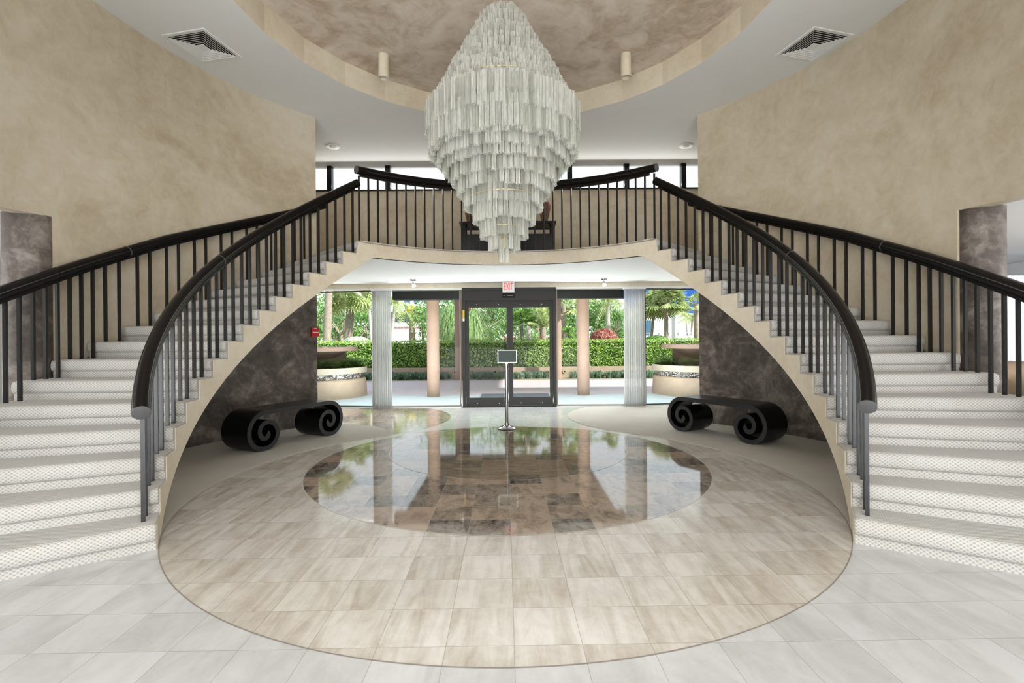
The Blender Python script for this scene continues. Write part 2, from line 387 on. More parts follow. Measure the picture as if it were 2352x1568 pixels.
# ------------------------------------------------------------------ floor
def disc(cx, cy, r, z, name, mat, lab):
    return struct(MB().poly(arcc(cx, cy, r, 0, 360*(1-1/160), 159), z), name, mat, recalc=False, label=lab)
struct(MB().poly([(-9,-5.2), (9,-5.2), (9,10.35), (-9,10.35)], 0), 'floor', 'tile_white', recalc=False, label='white marble tiles in the foreground and by the doors')
disc(0, CY, 2.805, 0.0012, 'floor', 'tile_beige', 'large circle of beige travertine tiles')
disc(0, 5.53, 2.155, 0.0024, 'floor', 'tile_dark', 'polished dark marble circle inside the beige one')
disc(0, 6.19, 1.476, 0.0036, 'floor', 'tile_core', 'smallest polished brown circle inside the dark marble one')
def ring(cx, cy, r, w, z, name, mat):
    n = 160; a = arcc(cx, cy, r-w/2, 0, 360, n); b = arcc(cx, cy, r+w/2, 0, 360, n)
    mb = MB().add([(x, y, z) for x, y in a]+[(x, y, z) for x, y in b], [(i, i+1, n+2+i, n+1+i) for i in range(n)])
    return struct(mb, name, mat, recalc=False)
M['joint'] = plain('dark_joint', (0.30,0.26,0.22), 0.4); M['joint_light'] = plain('light_joint', (0.62,0.58,0.52), 0.2)
ring(0, CY, 2.806, 0.007, 0.0016, 'trim_1', 'joint'); ring(0, 5.53, 2.155, 0.008, 0.0028, 'trim_2', 'joint_light'); ring(0, 6.19, 1.476, 0.006, 0.004, 'trim_3', 'joint_light')
# brown marble tongue on the left, carpets under the stairs
c2 = [(x, y) for x, y in arcc(2.86, 8.52, 1.82, 235, 130, 40)]
left_brown = [(-1.705, 7.02)]+[(-x, y) for x, y in arcc(2.86, 8.52, 1.82, 229, 130, 40)]+[(-4.2, 9.95), (-4.2, 7.9), (-3.05, 7.95)]
left_brown += arcc(-2.9, 6.87, 1.17, 98, 9, 24)
struct(MB().poly(left_brown, 0.0012), 'floor', 'tile_taupe', recalc=False, label='taupe marble tongue beside the left curtain')
cr = arc(2.812, -33, 51.0, 60)+c2+[(4.2, 9.9), (4.2, 7.9), (3.06, 7.94)]+arc(4.41, 44.5, -33, 50)
struct(MB().poly(cr, 0.0005, 0.008), 'floor', 'carpet_floor', label='beige woven carpet under the right stair')
cl = arc(2.812, -33, 50.6, 60, -1)+arcc(-2.9, 6.87, 1.165, 6, 96, 24)+arc(4.41, 44.5, -33, 50, -1)
struct(MB().poly(cl, 0.0005, 0.008), 'floor', 'carpet_floor', label='beige woven carpet under the left stair')

# ------------------------------------------------------------------ stairs geometry tables
def fin(k): return -35.0+5.19*(k-1)
TO = [(1,-35.0), (6,-6.6), (9,9.0), (15,38.6), (16,43.4), (17,48.2)]
def fout(k):
    for (a, x), (b, y) in zip(TO, TO[1:]):
        if k <= b: return x+(y-x)*(k-a)/(b-a)
    return TO[-1][1]
def kin(phi): return 1+(phi+35.0)/5.19
def kout(phi):
    for (a, x), (b, y) in zip(TO, TO[1:]):
        if phi <= y or b == 17: return a+(phi-x)*(b-a)/(y-x)
def fr(k, r): t = (r-RI)/(RO-RI); return fin(k)*(1-t)+fout(k)*t
def zin(phi): return RISE*kin(phi)
def zout(phi): return RISE*kout(phi)

# ------------------------------------------------------------------ walls
def wallstrip(sx, r, a0, a1, zlo, zhi, n=48, thick=0.16):
    mb = MB(); vs = []
    for i in range(n+1):
        a = a0+(a1-a0)*i/n
        for rr in (r, r+thick):
            x, y = pol(rr, a, sx); vs.append((x, y, zlo(a))); vs.append((x, y, zhi(a)))
    fs = []
    for i in range(n):
        b = 4*i; fs += [(b, b+4, b+5, b+1), (b+2, b+3, b+7, b+6), (b+1, b+5, b+7, b+3), (b, b+2, b+6, b+4)]
    fs += [(0, 1, 3, 2), (4*n, 4*n+2, 4*n+3, 4*n+1)]
    return mb.add(vs, fs)
split = lambda a: max(0.35, min(2.56, zout(a)-0.16))
for sx, side in ((-1, 'left'), (1, 'right')):
    struct(wallstrip(sx, RW, -1.1, 44.9, lambda a: 0, split, thick=0.05), 'wall_'+side, 'brown', smooth=30, label='dark brown mottled plaster under the %s stair' % side)
    struct(wallstrip(sx, RW, -1.1, 44.9, split, lambda a: ZC, thick=0.05), 'wall_'+side, 'cream', smooth=30, label='tall curved cream plaster wall above the %s stair' % side)
    edge = lambda a: 2.60+max(-0.07, (a+1.1)/11*0.07)
    struct(wallstrip(sx, RW, -45, -1.1, edge, lambda a: ZC, 40), 'wall_'+side, 'cream', smooth=30, label='cream wall above the opening to the %s lounge' % side)
    xe, ye = pol(RW, -45, 1)
    struct(MB().box(*sorted((sx*xe, sx*(xe+0.16))), -5.0, ye, ZL, ZC), 'wall_'+side, 'cream')
    struct(MB().box(*sorted((sx*4.25, sx*4.40)), 7.95, 10.3, 0, ZL-0.02), 'wall_'+side, 'cream')
    struct(MB().box(*sorted((sx*4.25, sx*4.40)), 7.95, 10.3, ZM, ZC), 'wall_'+side, 'cream')
    struct(MB().box(*sorted((sx*8.5, sx*8.6)), -5.2, 8.6, 0, ZL), 'wall_'+side, 'white')
    struct(MB().box(*sorted((sx*4.6, sx*8.5)), 8.3, 8.4, 0, ZL), 'wall_'+side, 'white')
struct(MB().box(-9, 9, -5.3, -5.2, 0, ZC+0.4), 'wall_front', 'cream')
# facade plane: header band, spandrel behind gallery, piers
YF = 10.0
struct(MB().box(-4.2, 4.2, YF-0.02, YF+0.3, 2.455, ZS+0.01), 'wall_back', 'cream_light', label='cream header band over the entrance glazing')
struct(MB().box(-4.25, 4.25, YF-0.035, YF, 2.425, 2.46), 'trim_4', 'whitepaint')
struct(MB().box(-4.25, 4.25, 10.1, 10.3, ZS, 4.50), 'wall_back', 'cream', label='cream wall at the back of the gallery')
struct(MB().box(-4.25, 4.25, 10.06, 10.3, 4.50, 4.525), 'trim_5', 'black', label='black sill under the gallery windows')
for sx in (-1, 1):
    pts = [(sx*4.4, 10.0), (sx*4.4, 10.3), (sx*4.22, 10.3), (sx*4.22, 10.0)]
    struct(MB().poly(pts, 0, 2.46), 'wall_back', 'cream_light')

# ------------------------------------------------------------------ ceilings
RC, YC2 = 2.92, 5.152
n = 28; cir = [(RC*cos(RD(0.7+12.857*i)), YC2+RC*sin(RD(0.7+12.857*i))) for i in range(n)]
outer = []
for (x, y) in cir:       # push each point out to a big rectangle
    dx, dy = x, y-YC2
    t = min(9.0/abs(dx) if abs(dx) > 1e-6 else 1e9, ((10.3-YC2) if dy > 0 else (YC2+5.3))/abs(dy) if abs(dy) > 1e-6 else 1e9)
    outer.append((dx*t, YC2+dy*t))
mb = MB().add([(x, y, ZC) for x, y in cir]+[(x, y, ZC) for x, y in outer], [(i, (i+1) % n, n+(i+1) % n, n+i) for i in range(n)])
struct(mb, 'ceiling', 'white', recalc=False, label='white upper ceiling around the round recess')
corner = MB()
for sx in (-1, 1):
    for yb in (10.3, -5.3):
        corner.add([(sx*9, yb, ZC+0.001), (0, yb, ZC+0.001), (sx*9, YC2, ZC+0.001)], [(0, 1, 2)])
# corners beyond the fan are covered by a roof slab above everything
struct(MB().box(-9.2, 9.2, -5.4, 10.4, 5.72, 5.84), 'roof', 'white')
struct(MB().box(-9.2, -9.0, -5.4, 10.4, 2.62, 5.72), 'wall_outer_left', 'white')
struct(MB().box(9.0, 9.2, -5.4, 10.4, 2.62, 5.72), 'wall_outer_right', 'white')
struct(MB().add([(x, y, ZC) for x, y in cir]+[(x, y, 5.37) for x, y in cir], [(i, (i+1) % n, n+(i+1) % n, n+i) for i in range(n)]), 'trim_6', 'cream_light', recalc=False, label='cream side band of the round ceiling recess')
struct(MB().poly(cir, 5.37), 'ceiling', 'dome', recalc=False, label='mottled tan plaster inside the round ceiling recess')
# lower soffit + gallery slab
gal_in = arc(RI, 43.5, 136.5, 60)
def gal_outline(): return gal_in+[(-3.16, 7.93), (-4.3, 7.95), (-4.3, 10.12), (4.3, 10.12), (4.3, 7.95), (3.16, 7.93)]
struct(MB().poly(gal_outline(), ZS), 'ceiling', 'white', recalc=False, label='white soffit under the gallery')
struct(MB().poly(gal_outline(), ZM-0.012, 0.012), 'floor', 'carpet_floor', label='carpeted gallery floor above the entrance')
a0, a1 = 43.0, 137.0; n = 70
vs = []
for i in range(n+1):
    a = a0+(a1-a0)*i/n
    for rr, z in ((RI, ZS), (RI, ZM-0.008), (RI+0.06, ZM-0.008), (RI+0.06, ZS)): x, y = pol(rr, a); vs.append((x, y, z))
fs = [(4*i+j, 4*i+(j+1) % 4, 4*i+4+(j+1) % 4, 4*i+4+j) for i in range(n) for j in range(4)]+[(0,1,2,3), (4*n+3, 4*n+2, 4*n+1, 4*n)]
struct(MB().add(vs, fs), 'trim_7', 'cream_light', smooth=30, label='curved cream fascia of the gallery edge')
mb = MB()
prof = [(0.012, -0.012), (0.016, 0.0), (0.008, 0.006), (-0.05, 0.004), (-0.05, -0.01)]
mb.sweep([(*pol(RI, a0+(a1-a0)*i/n), ZM-0.006) for i in range(n+1)], prof)
struct(mb, 'trim_8', 'carpet_floor')
for sx in (-1, 1):   # low ceiling over the side lounges
    pts = [(sx*x, y) for x, y in arc(RW+0.16, -45, 44, 60)]+[(sx*4.4, 8.4), (sx*8.6, 8.4), (sx*8.6, -5.2), (sx*3.2, -5.2)]
    struct(MB().poly(pts, ZL+0.003), 'ceiling', 'white', recalc=False)

# ------------------------------------------------------------------ staircases
PROF = [(0.0, 0.0), (0.0, 0.058), (-0.010, 0.062), (-0.026, 0.074), (-0.032, 0.092), (-0.034, 0.112), (-0.032, 0.138), (-0.024, 0.157), (-0.010, 0.169), (0.012, RISE), ('T', RISE)]
def step_mesh(k, sx):
    rs = [RI, RI+0.012, RI+0.05, 3.1, 3.4, 3.7, 4.0, 4.3, RO-0.02, RO]
    if k == 16: rs = [min(r, 4.38) for r in rs]
    z0 = RISE*(k-1); vs = []; uv = []; m = len(PROF)
    for q, r in enumerate(rs):
        edge = q in (0, len(rs)-1)
        a = fr(k, r); b = fr(k+1, r); acc = 0; pv = None
        for (d, z) in PROF:
            if d == 'T': ang = b+DG(0.03/r)
            else: ang = a+DG(d*(0.8 if edge else 1)/r)
            zz = z0+z-(0.006 if edge and z > 0.1 else 0)
            x, y = pol(r, ang, sx); p = Vector((x, y, zz))
            if pv is not None: acc += (p-pv).length
            pv = p; vs.append(p); uv.append((r, z0*3.1+acc))
        # closing points underneath
        x, y = pol(r, b+DG(0.03/r), sx); vs.append(Vector((x, y, z0-0.02+0.10))); uv.append((r, 0))
        x, y = pol(r, a, sx); vs.append(Vector((x, y, z0-0.02 if k > 1 else 0.0))); uv.append((r, 0))
    m += 2; fs = []
    for q in range(len(rs)-1):
        for i in range(m): fs.append((q*m+i, q*m+(i+1) % m, (q+1)*m+(i+1) % m, (q+1)*m+i))
    fs += [tuple(range(m)), tuple((len(rs)-1)*m+i for i in range(m-1, -1, -1))]
    return MB().add(vs, fs, uv)
def stringer(sx, r0, r1, ff, kk, top_off, depth, kmax, z_end, amax):
    """stepped plaster side of the stair; top follows the treads"""
    pts = []
    for k in range(1, kmax+1):
        zt = RISE*k+top_off
        pts += [(ff(k)+0.5, zt), (min(ff(k+1)+0.5, amax), zt)]
    top = []
    A = [ff(1)]+[]
    # sample angles densely, top = tread height, bottom = nose line - depth
    angs = set()
    N_ = 150; s0 = ff(1)+0.35
    for i in range(N_+1): angs.add(round(s0+(amax-s0)*i/N_, 4))
    for k in range(2, kmax+1):
        if ff(k)+0.35 < amax: angs.add(round(ff(k)+0.35, 4)); angs.add(round(ff(k)+0.351, 4))
    angs = sorted(angs)
    vs = []; 
    for a in angs:
        k = 1
        while k < kmax and a > ff(k+1)+0.3505: k += 1
        zt = min(RISE*k+top_off, z_end)
        zb = min(max(0.0, RISE*kk(a)-depth), ZS)
        if a > 42.5: zt = ZM-0.02
        for rr, z in ((r0, zb), (r0, zt), (r1, zt), (r1, zb)): vs.append((*pol(rr, a, sx), z))
    n = len(angs)-1
    fs = [(4*i+j, 4*i+(j+1) % 4, 4*i+4+(j+1) % 4, 4*i+4+j) for i in range(n) for j in range(4)]+[(0,1,2,3), (4*n+3, 4*n+2, 4*n+1, 4*n)]
    return MB().add(vs, fs)
def soffit(sx):
    vs = []; n = 60
    for i in range(n+1):
        t = i/n
        for r, ff, kk in ((RI+0.02, fin, kin), (RO-0.01, fout, kout)):
            a0_ = ff(1)+4; a1_ = 47.5; a = a0_+(a1_-a0_)*t
            z = min(max(0.01, RISE*kk(a)-0.355), ZS)
            vs.append((*pol(r, a, sx), z)); vs.append((*pol(r, a, sx), z+0.05))
    fs = [(4*i, 4*i+4, 4*i+6, 4*i+2) for i in range(n)]+[(4*i+1, 4*i+3, 4*i+7, 4*i+5) for i in range(n)]+[(4*i, 4*i+1, 4*i+5, 4*i+4) for i in range(n)]+[(4*i+2, 4*i+6, 4*i+7, 4*i+3) for i in range(n)]
    return MB().add(vs, fs)
def rail(sx, r, a_lo, a_hi, zf, t, cap, n=70, rad=0.053):
    P = [(*pol(r, a_lo+(a_hi-a_lo)*i/n, sx), zf(a_lo+(a_hi-a_lo)*i/n)) for i in range(n+1)]
    h = MB().tube(P, rad, 22).build('handrail', 'black', t, smooth=40)
    lower = [(x, y, z-rad-0.010) for x, y, z in P[2:-1]]
    MB().sweep(lower, [(-0.022,-0.018), (0.022,-0.018), (0.022,0.016), (-0.022,0.016)]).build('under_rail', 'black', h, smooth=30)
    for e, (i0, i1) in cap.items():
        p, q = Vector(P[i0]), Vector(P[i1]); d = (p-q).normalized()
        mb = MB(); mb.tube([p, p+d*0.006, p+d*0.010], rad, 22, scale=[1.01, 1.0, 0.8])
        tag(mb.build('end_cap', 'capgrey', h, smooth=30), 'grey disc closing the handrail end' if e == 'lo' else None)
    return h
def joint(sx, r, a, z0, t, zf, rad=0.0545):
    p = Vector((*pol(r, a, sx), zf(a))); q = Vector((*pol(r, a+0.12, sx), zf(a+0.12)))
    MB().tube([p, q], rad, 22).build('joint_ring', 'capgrey', t, smooth=40)
def bal(x, y, z0, z1, t, ang, sx, w=0.0125):
    m = Matrix.Translation((x, y, 0)) @ Matrix.Rotation(RD(ang)*sx, 4, 'Z')
    MB().box(-w, w, -w, w, z0, z1, mat=m).build('baluster', 'baluster', t)

for sx, side in ((-1, 'left'), (1, 'right')):
    st = thing('curved_staircase', 'curved staircase with woven cream carpet treads rising along the %s wall' % side, 'staircase', (sx*2.31, 3.25, 0), 'carpeted curved staircases flanking the hall')
    for k in range(1, 17): 
        if k < 16: step_mesh(k, sx).build('step', 'carpet', st, smooth=35)
    # last riser up to the gallery
    step_mesh(16, sx).build('step', 'carpet', st, smooth=35)
    tag(stringer(sx, RI-0.008, RI+0.02, fin, kin, -0.012, 0.36, 16, ZM-0.02, 49.5).build('stringer', 'cream_light', st, smooth=25), 'cream plaster inner side of the stair')
    stringer(sx, RO-0.09, RO-0.012, fout, kout, -0.02, 0.36, 16, ZM-0.02, 43.5).build('stringer', 'cream_light', st, smooth=25)
    soffit(sx).build('stair_soffit', 'cream_light', st, smooth=30)
    # inner railing
    rt = thing('stair_railing', 'black railing on the inner edge of the %s staircase, ending in a grey round cap' % side, 'railing', (*pol(2.89, -36.4, sx), RISE), 'black stair railings')
    zi = lambda a: zin(a)+0.80
    hr = rail(sx, 2.89, -36.6, 43.6, zi, rt, {'lo': (0, 1), 'hi': (-1, -2)})
    joint(sx, 2.89, 1.6, 0, hr, zi)
    for k in range(1, 16):
        for f in (0.35, 0.83):
            a = fin(k)+5.19*f
            bal(*pol(2.89, a, sx), RISE*k-0.004, zi(a)-0.075, rt, a, sx)
    # outer railing
    ro = thing('stair_railing', 'long black railing along the %s plaster wall on the outer edge of the stair' % side, 'railing', (*pol(4.30, -30, sx), 2*RISE), 'black stair railings')
    zo = lambda a: zout(a)+0.86-(max(0, a-15)*0.0042)
    hr = rail(sx, 4.30, -36.5, 46.0, zo, ro, {'lo': (0, 1), 'hi': (-1, -2)}, rad=0.056)
    joint(sx, 4.30, 8.3, 0, hr, zo, 0.0575)
    for k in range(1, 16):
        for f in ((0.17, 0.50, 0.83) if k <= 7 else (0.2, 0.62)):
            a = fout(k)+(fout(k+1)-fout(k))*f
            bal(*pol(4.30, a, sx), RISE*k-0.004, zo(a)-0.075, ro, a, sx)
# gallery railing
rg = thing('gallery_railing', 'black curved balcony railing above the entrance, behind the chandelier', 'railing', (0, 7.7, ZM))
zg = lambda a: 3.775+0.055*max(0, 1-abs(a-90)/46)**0.6
rail(1, 2.89, 43.2, 136.8, zg, rg, {'lo': (0, 1), 'hi': (-1, -2)}, 80, 0.056)
for i in range(33):
    a = 43.9+(136.1-43.9)*i/32
    bal(*pol(2.885, a), ZM-0.004, zg(a)-0.075, rg, a, 1, 0.011)
for sx, side in ((-1, 'left'), (1, 'right')):
    tag(MB().cyl(sx*(4.625 if sx > 0 else 4.598), 4.715 if sx > 0 else 4.677, 0, ZL, 0.186, 48).build('column', 'brown', smooth=30), 'round brown mottled plaster column beyond the %s staircase' % side, 'column', 'brown plaster columns')

# ------------------------------------------------------------------ chandelier
CHX, CHY = -0.02, 5.0
def chz(y): return 1.357+(784-y/2.45)/1112*CHY
UP = [(70,95), (108,135), (148,150), (185,170), (230,192), (270,220), (330,247), (372,278), (415,302), (452,320), (492,338), (528,357), (565,376), (602,400)]
DN = [(903,398), (950,368), (990,335), (1050,295), (1110,262), (1182,222), (1262,175), (1345,135), (1412,88), (1480,32)]
ch = thing('chandelier', 'huge tiered glass tube chandelier hanging from the round ceiling recess', 'chandelier', (CHX, CHY, 5.37))
def star(x, y, z0, z1, r, rot):
    vs = []; n = 12
    for z, k in ((z0, 1.13), (z0+0.010, 1.13), (z0+0.012, 1.0), (z1, 1.0)):
        for i in range(n):
            rr = r*k*(1.0 if i % 2 else 0.66); a = rot+2*pi*i/n
            vs.append((x+rr*cos(a), y+rr*sin(a), z))
    return vs, [(j*n+i, j*n+(i+1) % n, (j+1)*n+(i+1) % n, (j+1)*n+i) for j in range(3) for i in range(n)]+[tuple(range(3*n, 4*n))]
tiers = []
for (y, hw) in UP: tiers.append((hw/2.45/1112*CHY-0.02, chz(y)-0.17, chz(y)))
tiers.append((0.765, chz(785), chz(632))); tiers.append((0.750, chz(890), chz(735))); tiers.append((0.69, chz(840), chz(640)))
tiers.append((0.62, chz(800), chz(600)))
for (y, hw) in DN:
    l = 0.24
    tiers.append((hw/2.45/1112*CHY-0.02, chz(y), chz(y)+l))
for (y, hw) in ((760, 300), (880, 300), (960, 240), (1040, 200), (1130, 150), (1230, 100), (1330, 70)): tiers.append((hw/2.45/1112*CHY-0.02, chz(y), chz(y)+0.25))
tubes = []
for ti, (r, z0, z1) in enumerate(tiers):
    cnt = max(3, int(2*pi*max(r, 0.03)/0.052)); ph = random.random()
    for i in range(cnt):
        a = 2*pi*(i+ph)/cnt+random.uniform(-.15, .15)/cnt
        jz = random.uniform(-.012, .012); q = r+random.uniform(-.008, .008)
        tubes.append((CHX+q*cos(a), CHY+q*sin(a), z0+jz, z1+jz, sin(a), (z1-z0), ti))
big = sorted([t for t in tubes if t[4] < -0.1 and t[6] >= len(UP)], key=lambda t: -(t[5]*1.0-0.25*(t[1]-CHY)-(0 if t[6] < len(UP)+13 else 1)))[:100]
bs = set(big); rest = MB()
for t in tubes:
    vs, fs = star(t[0], t[1], t[2], t[3], 0.0235, random.random())
    q = random.choice((0, 0, 0, 1, 2)) if t[6] >= len(UP) else random.choice((0, 0, 0, 1))
    if t in bs: MB().add(vs, fs).build('glass_tube', CR[q], ch, recalc=False)
    else: rest.add(vs, fs, mi=q)
tag(rest.build('glass_tubes', CR, ch, recalc=False), kind='stuff')
for (y, r) in ((575, 0.66), (600, 0.40), (745, 0.60), (745, 0.3), (960, 0.52), (1130, 0.38), (1290, 0.20), (120, 0.16), (300, 0.34)):
    n = 48; z = chz(y)
    MB().tube([(CHX+r*cos(2*pi*i/n), CHY+r*sin(2*pi*i/n), z) for i in range(n+1)], 0.007, 6, caps=False).build('frame_ring', 'brass', ch, smooth=True, recalc=False)
MB().cyl(CHX, CHY, chz(1400), chz(60), 0.016, 12).build('stem', 'brass', ch, smooth=30)
for i in range(9):
    z = 4.80+0.065*i; n = 14; t = (i % 2)*pi/2
    MB().tube([(CHX+0.016*cos(2*pi*j/n)*cos(t), CHY+0.016*cos(2*pi*j/n)*sin(t), z+0.042*sin(2*pi*j/n)) for j in range(n+1)], 0.0065, 6, caps=False, up=(0.3,0.5,0.1)).build('chain_link', 'chain', ch, smooth=True)
MB().revolve(CHX, CHY, [(0.10, 5.37), (0.095, 5.35), (0.03, 5.335), (0.01, 5.32)], 24).build('ceiling_rose', 'brass', ch, smooth=30)

# ------------------------------------------------------------------ ceiling fittings
def vent(cx, cy, ang, label):
    t = thing('air_vent', label, 'vent', (cx, cy, ZC), 'square ceiling air vents')
    m = Matrix.Translation((cx, cy, 0)) @ Matrix.Rotation(RD(ang), 4, 'Z'); h = 0.30
    def sq(mb, a, za, b, zb):
        A = [(-a,-a), (a,-a), (a,a), (-a,a)]; B = [(-b,-b), (b,-b), (b,b), (-b,b)]
        vs = [m @ Vector((x, y, za)) for x, y in A]+[m @ Vector((x, y, zb)) for x, y in B]
        mb.add(vs, [(i, (i+1) % 4, 4+(i+1) % 4, 4+i) for i in range(4)])
    mb = MB(); sq(mb, h, ZC-0.002, h-0.005, ZC-0.012); sq(mb, h-0.005, ZC-0.012, h-0.045, ZC-0.012); sq(mb, h-0.045, ZC-0.012, h-0.045, ZC-0.002)
    mb.build('frame', 'whitepaint', t, recalc=False)
    mb = MB(); mb.box(-h+0.04, h-0.04, -h+0.04, h-0.04, ZC-0.004, ZC-0.003, mat=m); mb.build('duct_shade', 'void', t)  # flat dark plate painted as the shade behind the louvres
    for i in range(6):
        a = h-0.052-i*0.032
        mb = MB(); sq(mb, a, ZC-0.022, a-0.018, ZC-0.006); sq(mb, a+0.007, ZC-0.022, a-0.001, ZC-0.022); mb.build('louvre', 'whitepaint', t, recalc=False)
    a = h-0.052-6*0.032
    MB().box(-a, a, -a, a, ZC-0.024, ZC-0.018, mat=m).build('centre_plate', 'whitepaint', t)
vent(-3.74, 6.01, -12, 'square white louvred air vent in the ceiling above the left wall')
vent(3.865, 6.07, 15, 'square white louvred air vent in the ceiling touching the right wall')
for x, y, lab in ((-3.27, 9.11, 'small white round detector on the gallery ceiling, left of the chandelier'), (3.40, 9.2, 'small white round detector on the gallery ceiling, right of the chandelier')):
    t = thing('smoke_detector', lab, 'detector', (x, y, ZC), 'gallery ceiling detectors')
    MB().revolve(x, y, [(0.12, ZC-0.001), (0.12, ZC-0.012), (0.09, ZC-0.018)], 24).build('base', 'whitepaint', t, smooth=30)
    MB().revolve(x, y, [(0.055, ZC-0.017), (0.05, ZC-0.035), (0.02, ZC-0.038)], 20).build('sensor', 'whitepaint', t, smooth=30)
for x, y, lab in ((-1.71, 6.79, 'plaster cylinder downlight in the ceiling recess, left of the chandelier'), (1.69, 6.81, 'plaster cylinder downlight in the ceiling recess, right of the chandelier')):
    t = thing('downlight', lab, 'light', (x, y, 5.37), 'cylinder downlights in the recess')
    MB().revolve(x, y, [(0.073, 5.37), (0.073, 5.05), (0.066, 5.05), (0.066, 5.12)], 28, caps=False).build('housing', 'cream_light', t, smooth=30)
    MB().cyl(x, y, 5.09, 5.10, 0.066, 24).build('reflector', 'alu', t, smooth=30)
for x, y, dx, lab in ((-1.85, 9.4, 0.35, 'small silver spotlight under the gallery, left of the exit sign'), (1.875, 9.5, 0.05, 'small silver spotlight under the gallery, right of the exit sign')):
    t = thing('spotlight', lab, 'light', (x, y, ZS), 'small lit spotlights under the gallery')
    MB().revolve(x, y, [(0.065, ZS), (0.062, ZS-0.015), (0.02, ZS-0.02)], 24).build('mount', 'chrome', t, smooth=30)
    MB().tube([(x, y, ZS-0.015), (x, y, ZS-0.06)], 0.009, 8).build('arm', 'chrome', t, smooth=30)
    d = Vector((dx, -0.5, -0.9)).normalized(); p = Vector((x, y, ZS-0.055))
    MB().tube([p, p+d*0.03, p+d*0.09], 0.04, 18, caps=False, scale=[0.45, 0.6, 1.0]).build('lamp_shade', 'alu', t, smooth=30)
    MB().tube([p+d*0.06, p+d*0.085], 0.034, 16).build('bulb', 'lamp', COL.objects[-1] if False else t, smooth=30)
    l = bpy.data.lights.new('spot_glow', 'SPOT'); l.energy = 12; l.color = (1, 0.85, 0.65); l.spot_size = RD(70); l.shadow_soft_size = 0.04
    lo = bpy.data.objects.new('spot_glow', l); COL.objects.link(lo); lo.location = p+d*0.11; lo.rotation_euler = d.to_track_quat('-Z', 'Y').to_euler()

# ------------------------------------------------------------------ entrance: windows and doors
def frame_rect(mb, x0, x1, z0, z1, w, y0, y1, wt=None, wb=None):
    wt = wt or w; wb = wb or w
    mb.box(x0, x0+w, y0, y1, z0, z1); mb.box(x1-w, x1, y0, y1, z0, z1)
    mb.box(x0+w, x1-w, y0, y1, z1-wt, z1); mb.box(x0+w, x1-w, y0, y1, z0, z0+wb); return mb
def skew(o, x0, y0, x1, y1): pass
ZH = 2.43
def window(nm, x0, x1, ya, yb, mat, lab):
    """glazed bay; ya, yb: depth at each end"""
    t = thing(nm, lab, 'window', (x0, ya, 0)); t['kind'] = 'structure'
    L_ = sqrt((x1-x0)**2+(yb-ya)**2); m = Matrix.Translation((x0, ya, 0)) @ Matrix.Rotation(atan2(yb-ya, x1-x0), 4, 'Z')
    mb = MB(); w = 0.028
    for a in ((0, w, 0, 0.08, 0, ZH), (L_-w, L_, 0, 0.08, 0, ZH), (w, L_-w, 0, 0.08, ZH-0.02, ZH), (w, L_-w, 0.0, 0.08, 0, 0.03)): mb.box(*a, mat=m)
    mb.build('window_frame', mat, t)
    MB().box(w, L_-w, 0.035, 0.043, 0.03, ZH-0.02, mat=m).build('pane', 'glass', t)
    MB().box(0, L_, -0.03, 0.0, 0, 0.014, mat=m).build('sill', 'alu', t)
    return t
window('window_1', -4.22, -2.80, 10.24, 10.02, 'bronze', 'glazed bay at the far left of the entrance, beside the dark wall')
window('window_2', -2.79, -0.99, 10.0, 10.0, 'bronze_light', 'glazed bay between the left curtain and the door')
window('window_3', 0.975, 2.80, 10.0, 10.0, 'bronze_light', 'glazed bay between the door and the right curtain')
window('window_4', 2.81, 4.22, 10.02, 10.24, 'bronze', 'glazed bay at the far right of the entrance, blue sky behind')
for x0, x1, lab in ((-2.42, -1.0, 'dark header box above the glass left of the door'), (0.99, 2.40, 'dark header box above the glass right of the door')):
    tag(MB().box(x0, x1, 10.09, 10.30, 2.235, 2.43).build('window_shade', 'bronze'), lab, 'shade', 'dark header boxes')  # dark roller shade box, a plain box with no cloth
# sliding door
d = thing('door_1', 'sliding glass entrance door in dark bronze frames', 'door', (0, 10.0, 0)); d['kind'] = 'structure'
mb = MB(); mb.box(-0.955, -0.895, 9.94, 10.10, 0, 2.445); mb.box(0.915, 0.975, 9.94, 10.10, 0, 2.445); mb.box(-0.895, 0.915, 9.94, 10.10, 2.19, 2.445); mb.box(-0.9, 0.92, 9.95, 10.09, 0, 0.012)
mb.box(-0.955, 0.975, 9.925, 9.945, 2.40, 2.455)
mb.build('door_frame', 'bronze', d)
for x0, x1, yy in ((-0.89, 0.02, 10.0), (0.02, 0.91, 10.04)):
    mb = MB(); mb.box(x0, x0+0.065, yy, yy+0.045, 0.02, 2.19); mb.box(x1-0.065, x1, yy, yy+0.045, 0.02, 2.19)
    mb.box(x0+0.065, x1-0.065, yy, yy+0.045, 2.05, 2.19); mb.box(x0+0.065, x1-0.065, yy, yy+0.045, 0.02, 0.19)
    leaf = mb.build('door_leaf', 'bronze', d)
    MB().box(x0+0.065, x1-0.065, yy+0.018, yy+0.026, 0.19, 2.05).build('pane', 'glass', leaf)
    for fx in (0.25, 0.75):
        for z in (2.115, 0.075): MB().cyl(x0+(x1-x0)*fx, 0, 0, 0.004, 0.008, 10).build('screw', 'alu', leaf, loc=(0, 0, 0)).matrix_world = Matrix.Translation((0, yy-0.001, z)) @ Matrix.Rotation(pi/2, 4, 'X')
mb = MB(); mb.box(-0.945, -0.905, 9.932, 9.94, 1.84, 2.0); tag(mb.build('sticker', 'yellow', d), 'yellow sticker')
mb = MB(); mb.box(-0.945, -0.905, 9.932, 9.94, 1.77, 1.835); tag(mb.build('sticker', 'whitepaint', d), 'white sticker')
MB().box(-0.815, -0.78, 9.995, 9.999, 2.0, 2.04).build('sticker', 'red', d)
t = thing('door_sensor', 'black motion sensor bar over the sliding door', 'sensor', (0, 9.9, 2.27))
